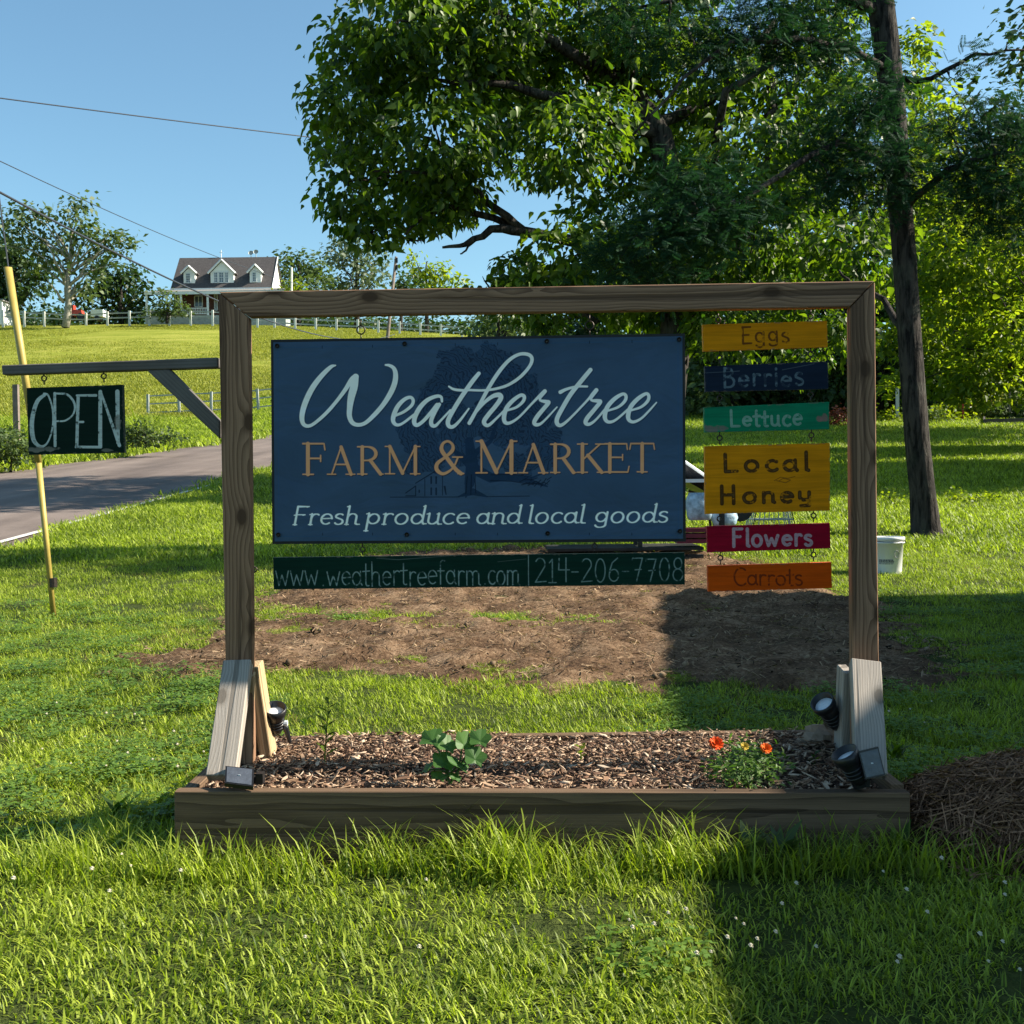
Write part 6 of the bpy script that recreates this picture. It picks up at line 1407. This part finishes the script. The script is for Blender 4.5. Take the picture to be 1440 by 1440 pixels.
# broad dock-like clumps in the grass at the foot of the box
for (px, py, Y, sc_, lb) in ((1052, 1205, 2.9, .085, 'clump of broad blue-green weed leaves in front of the bed below the marigold'), (1100, 1208, 2.88, .08, 'long pale leaved weed in front of the bed right of the dock clump'), (1268, 1195, 2.93, .06, 'small weed clump at the front right corner of the bed'), (1262, 1065, 3.6, .06, 'bright leafy weed beside the right brace'), (165, 1150, 3.4, .07, 'broad bladed clump left of the bed')):
    b = P(px, py, Y); b[2] = max(b[2], 0.0); t = thing('weed_clump', lb, 'weed', b); n_ = 12; az = rng.uniform(0, 6.28, n_); f = np.stack([np.cos(az)*.6, np.sin(az)*.6, np.ones(n_)*.9], 1)
    T = np.array([(0, 0, 0), (-.1, .3, 0), (-.12, .6, -.02), (0, 1, -.2), (.12, .6, -.02), (.1, .3, 0)]); mobj(inst_mesh('leaves', T, [(0, 1, 2), (0, 2, 4, 5), (2, 3, 4)], np.tile(b, (n_, 1))+rng.normal(0, .008, (n_, 3)), frame(f, np.stack([-np.cos(az), -np.sin(az), np.ones(n_)*.5], 1)), sc_*rng.uniform(.8, 1.5, n_), MAT['leaf_mid'] if 'blue' in lb or 'pale' in lb else MAT['leaf_cat']), 'leaves', t)

# ================================================================== CART DISPLAY BEHIND THE BANNER
def cartgroup():
    g = G(985, 792); D = g[1]; gz = g[2]
    pf = thing('low_platform', 'low dark timber platform on the bare soil behind the banner', 'platform', (P(850, 792, D)[0], D, gz))
    x0, x1 = P(770, 790, D)[0], P(990, 790, D)[0]; zt = P(870, 770, D)[2]
    n_ = 6
    for i in range(n_): beam('plank', (x0+(x1-x0)*0, D+.05+i*.13, zt-.02), (x1, D+.05+i*.13, zt-.02), .12, .03, MAT['rail_dark'], pf, side=(0, 1, 0))
    for i in range(9):
        xx = x0+(x1-x0)*(i+.5)/9; q = MB(); q.box((xx, D+.02, gz+.04), ((x1-x0)/9-.012, .08, max(.06, zt-gz-.07))); child(q.build('stone_block', MAT['rail_dark']), pf)
    wb = thing('wheelbarrow', 'dark wheelbarrow tipped up behind the right edge of the banner', 'wheelbarrow', P(985, 720, D+.5)); Dw = D+.5
    q = MB(); A = P(955, 645, Dw); B = P(1000, 676, Dw); C_ = P(997, 694, Dw+.1); E = P(950, 668, Dw+.1)
    V = [A, B, C_, E]+[v+np.array([0, .55, -.02]) for v in (A, B, C_, E)]; q.add(V, [(0, 3, 2, 1), (4, 5, 6, 7), (0, 1, 5, 4), (1, 2, 6, 5), (2, 3, 7, 6), (3, 0, 4, 7)]); child(q.build('tray', MAT['black_plastic']), wb)
    q = MB(); q.tube([A+[0, 0, .01], B+[0, 0, .01]], .016, 8); child(q.build('rim', MAT['white_paint']), wb)
    q = MB(); q.tube([P(1040, 716, Dw)-[0, .05, 0], P(1040, 716, Dw)+[0, .05, 0]], .13, 24); child(q.build('wheel', MAT['black_plastic']), wb)
    q = MB(); q.tube([P(968, 690, Dw), P(1036, 716, Dw)], .014, 8); q.tube([P(990, 682, Dw), P(1000, 745, Dw)], .014, 8); child(q.build('frame', MAT['dark_metal']), wb)
    tb = MB(); zz = P(980, 676, D+.2)[2]; tb.box((P(955, 675, D+.2)[0], D+.3, zz), (1.0, .5, .035)); t = thing('display_table', 'small white topped table behind the banner edge', 'table', P(955, 740, D+.3)); child(tb.build('table_top', MAT['white_paint']), t)
    for sx in (-.42, .42):
        for sy in (-.2, .2): q = MB(); q.box((P(955, 675, D+.2)[0]+sx, D+.3+sy, (zz+zt)/2), (.045, .045, zz-zt)); child(q.build('leg', MAT['black_plastic']), t)
    bg_ = MB(); mblu = simple('feed_bag_blue', (.30, .42, .52), .55, .3, .55, 14, bd=.01); mmar = simple('crate_maroon', (.12, .015, .03), .6, .3, .3, 10)
    def bag(c, s_, mat, nm, lab, cat):
        q = MB(); V = []; k = 12
        for i in range(7):
            v = i/6; w_ = (1-.25*abs(v-.5)**2*4); 
            for j in range(k): a = 2*math.pi*j/k; f = 1+rng.normal(0, .05); V.append((c[0]+s_[0]*.5*w_*f*np.sign(math.cos(a))*abs(math.cos(a))**.6, c[1]+s_[1]*.5*w_*f*np.sign(math.sin(a))*abs(math.sin(a))**.6, c[2]+s_[2]*(v-.5)))
        F = [(i*k+j, i*k+(j+1) % k, (i+1)*k+(j+1) % k, (i+1)*k+j) for i in range(6) for j in range(k)]+[tuple(range(k))[::-1], tuple(6*k+j for j in range(k))]
        q.add(V, F); tag(q.build(nm, mat, smooth=True), lab, cat)
    bag(P(983, 712, D+.12), (.28, .2, .28), mblu, 'feed_bag', 'crumpled pale blue feed bag under the small table', 'bag')
    bag(P(1018, 728, D+.25), (.27, .2, .17), mblu, 'feed_bag', 'pale blue bag seen between the Local Honey and Flowers boards', 'bag')
    q = MB(); c = P(975, 752, D+.1); 
    for i in range(3): q.box((c[0], c[1], c[2]-.06+i*.055), (.36, .26, .042))
    q.box((c[0]-.15, c[1], c[2]), (.03, .24, .16)); q.box((c[0]+.15, c[1], c[2]), (.03, .24, .16)); tag(q.build('slatted_crate', mmar), 'dark red slatted crate on the platform under the blue bag', 'crate')
    # grey wire crate on the grass
    c = P(1083, 730, D+2.2); q = MB(); w_, d_, h_ = .26, .2, .12; mg = simple('galvanised', (.32, .36, .38), .45, .4, .2, 20, .5)
    for sx in (-1, 1):
        for i in range(5): q.tube([c+[sx*w_, -d_+i*d_/2, -h_], c+[sx*w_*.8, -d_+i*d_/2, h_]], .007, 5)
    for i in range(9): xx = -w_+i*w_/4; q.tube([c+[xx, -d_, -h_], c+[xx*.8, -d_, h_]], .007, 5); q.tube([c+[xx*.8, -d_, h_], c+[xx*.8, d_, h_]], .007, 5)
    for z_, f in ((-h_, 1), (0, .9), (h_, .8)): q.tube([c+[-w_*f, -d_, z_], c+[w_*f, -d_, z_], c+[w_*f, d_, z_], c+[-w_*f, d_, z_], c+[-w_*f, -d_, z_]], .008, 5)
    tag(q.build('wire_crate', mg), 'grey wire crate lying on the grass behind the Flowers board', 'crate')
cartgroup()

# ================================================================== GARDEN AT THE BACK RIGHT
def garden():
    DG = 50.0
    rows = [(1215, 560, 60, 8, 'leaf_lit'), (1275, 556, 60, 9, 'leaf_lit'), (1320, 560, 58, 9, 'leaf_mid'), (1360, 575, 54, 8, 'leaf_lit'), (1400, 578, 54, 9, 'leaf_mid'), (1430, 572, 54, 10, 'leaf_dark'), (1240, 590, 53, 6, 'leaf_lit'), (1340, 588, 53, 7, 'leaf_lit'), (1300, 592, 52, 6, 'leaf_mid'), (1150, 565, 58, 8, 'leaf_mid'), (1100, 560, 60, 8, 'leaf_dark'), (1000, 560, 62, 9, 'leaf_dark')]
    lb = ['tall yellow-green crop plant left of the leaning trunk', 'tall bright crop plant beside the pale garden post', 'leafy garden plant just right of the leaning trunk', 'bright garden plant before the orange pile', 'leafy garden plant right of the red garden post', 'dark garden plant at the right edge above the timber bed', 'low yellow garden plant at the lawn edge left of the trunk', 'low bright garden plant at the lawn edge below the red post', 'low green garden plant at the foot of the garden right of the trunk', 'garden plant behind the Lettuce board', 'dark garden plant behind the Berries board', 'dark garden bush between banner and Lettuce board']
    for i, (px, py, D, r, m_) in enumerate(rows):
        g = P(px, py+14, D)
        bush('garden_plant', lb[i], px, py+14, D, [(px+rng.uniform(-22, 22), py+rng.uniform(-16, 14), r*rng.uniform(.8, 1.3)) for _ in range(11)], .2, 9, MAT[m_], 'plant', 'plants in the back garden')
    bush('red_shrub', 'rust red leafy shrub between the Lettuce board and the right post', 1180, 604, 50, [(1175, 578, 9), (1186, 582, 8), (1178, 590, 9), (1168, 594, 8), (1190, 594, 8)], .18, 9, foliage('red_leaf', (.10, .03, .02), (.25, .08, .04), .3, (1.3, 1.0, .8)), 'shrub')
    bush('orange_pile', 'orange brown pile of dead plants in the garden at right', 1372, 580, 56, [(1355, 562, 7), (1370, 565, 8), (1385, 568, 7), (1362, 572, 8)], .2, 9, foliage('dead_leaf', (.2, .08, .03), (.4, .2, .09), .2, (1.1, 1, .8)), 'plant pile')
    for px, t_, b_, w_, m_, lb_ in ((1354, 555, 590, .07, simple('post_red', (.35, .03, .02), .5, .3, .2, 3), 'thin red-topped garden post right of the leaning trunk'), (1262, 546, 586, .13, MAT['fence_white'], 'pale wooden garden post left of the leaning trunk'), (1420, 552, 580, .08, MAT['pole'], 'grey garden post near the right edge'), (1300, 560, 590, .06, MAT['pole'], 'thin grey garden stake just right of the leaning trunk'), (1225, 556, 586, .06, MAT['pole'], 'thin grey garden stake beside the right post')):
        a, b = P(px, t_, 53), P(px, b_, 53); q = MB(); q.box(((a+b)/2), (w_, w_, a[2]-b[2])); q.box((a[0], a[1], a[2]+.03), (w_*1.15, w_*1.15, .05)); tag(q.build('garden_post', m_), lb_, 'post')
    g = P(1435, 594, 50); rb = thing('raised_bed', 'dark timber raised garden bed at the right edge of the lawn', 'garden bed', g)
    for i in range(2): beam('board', P(1384, 598-i*6, 50), P(1520, 594-i*6, 50), .08, .17, MAT['grey_shingle'], rb, side=(0, 1, 0), bevel=0)
    beam('board', P(1384, 595, 50.05), P(1384, 590, 53), .08, .3, MAT['grey_shingle'], rb, side=(1, 0, 0), bevel=0)
    sh = thing('small_outbuilding', 'low blue-grey roofed outbuilding in the trees left of the leaning trunk', 'outbuilding', P(1250, 560, 66)); c = P(1252, 549, 66); mbl = simple('blue_roof', (.20, .24, .30), .6, .3, .15, 2)
    q = MB(); q.add([c+np.array(v) for v in ((-1.6, -.6, 0), (1.6, -.6, 0), (1.6, .6, .55), (-1.6, .6, .55), (-1.6, -.6, -.1), (1.6, -.6, -.1), (1.6, .6, .45), (-1.6, .6, .45))], [(0, 1, 2, 3), (4, 7, 6, 5), (0, 4, 5, 1), (1, 5, 6, 2), (3, 7, 4, 0), (2, 6, 7, 3)]); child(q.build('roof', mbl), sh)
    q = MB(); q.box(c+np.array([0, .1, -1.0]), (2.9, .9, 1.7)); child(q.build('wall', MAT['bark']), sh)
    # weedy strip across the lawn
    for i, (px, py, lb_) in enumerate(((1300, 702, 'leafy weed patch just left of the leaning trunk base strip'), (1345, 700, 'leafy weed patch right of the leaning trunk on the lawn strip'), (1375, 704, 'second weed patch along the lawn strip right of the trunk'), (1395, 700, 'tallest weed patch along the lawn strip right of the trunk'), (1250, 702, 'weed patch on the lawn strip beside the right post'))):
        g = G(px, py+6); bush('weed_patch', lb_, px, py+6, g[1], [(px+rng.uniform(-14, 14), py-2+rng.uniform(-5, 4), 5) for _ in range(6)], .07, 8, MAT['leaf_lit'], 'weed', 'weed patches along the lawn strip')
garden()
print('OK script')
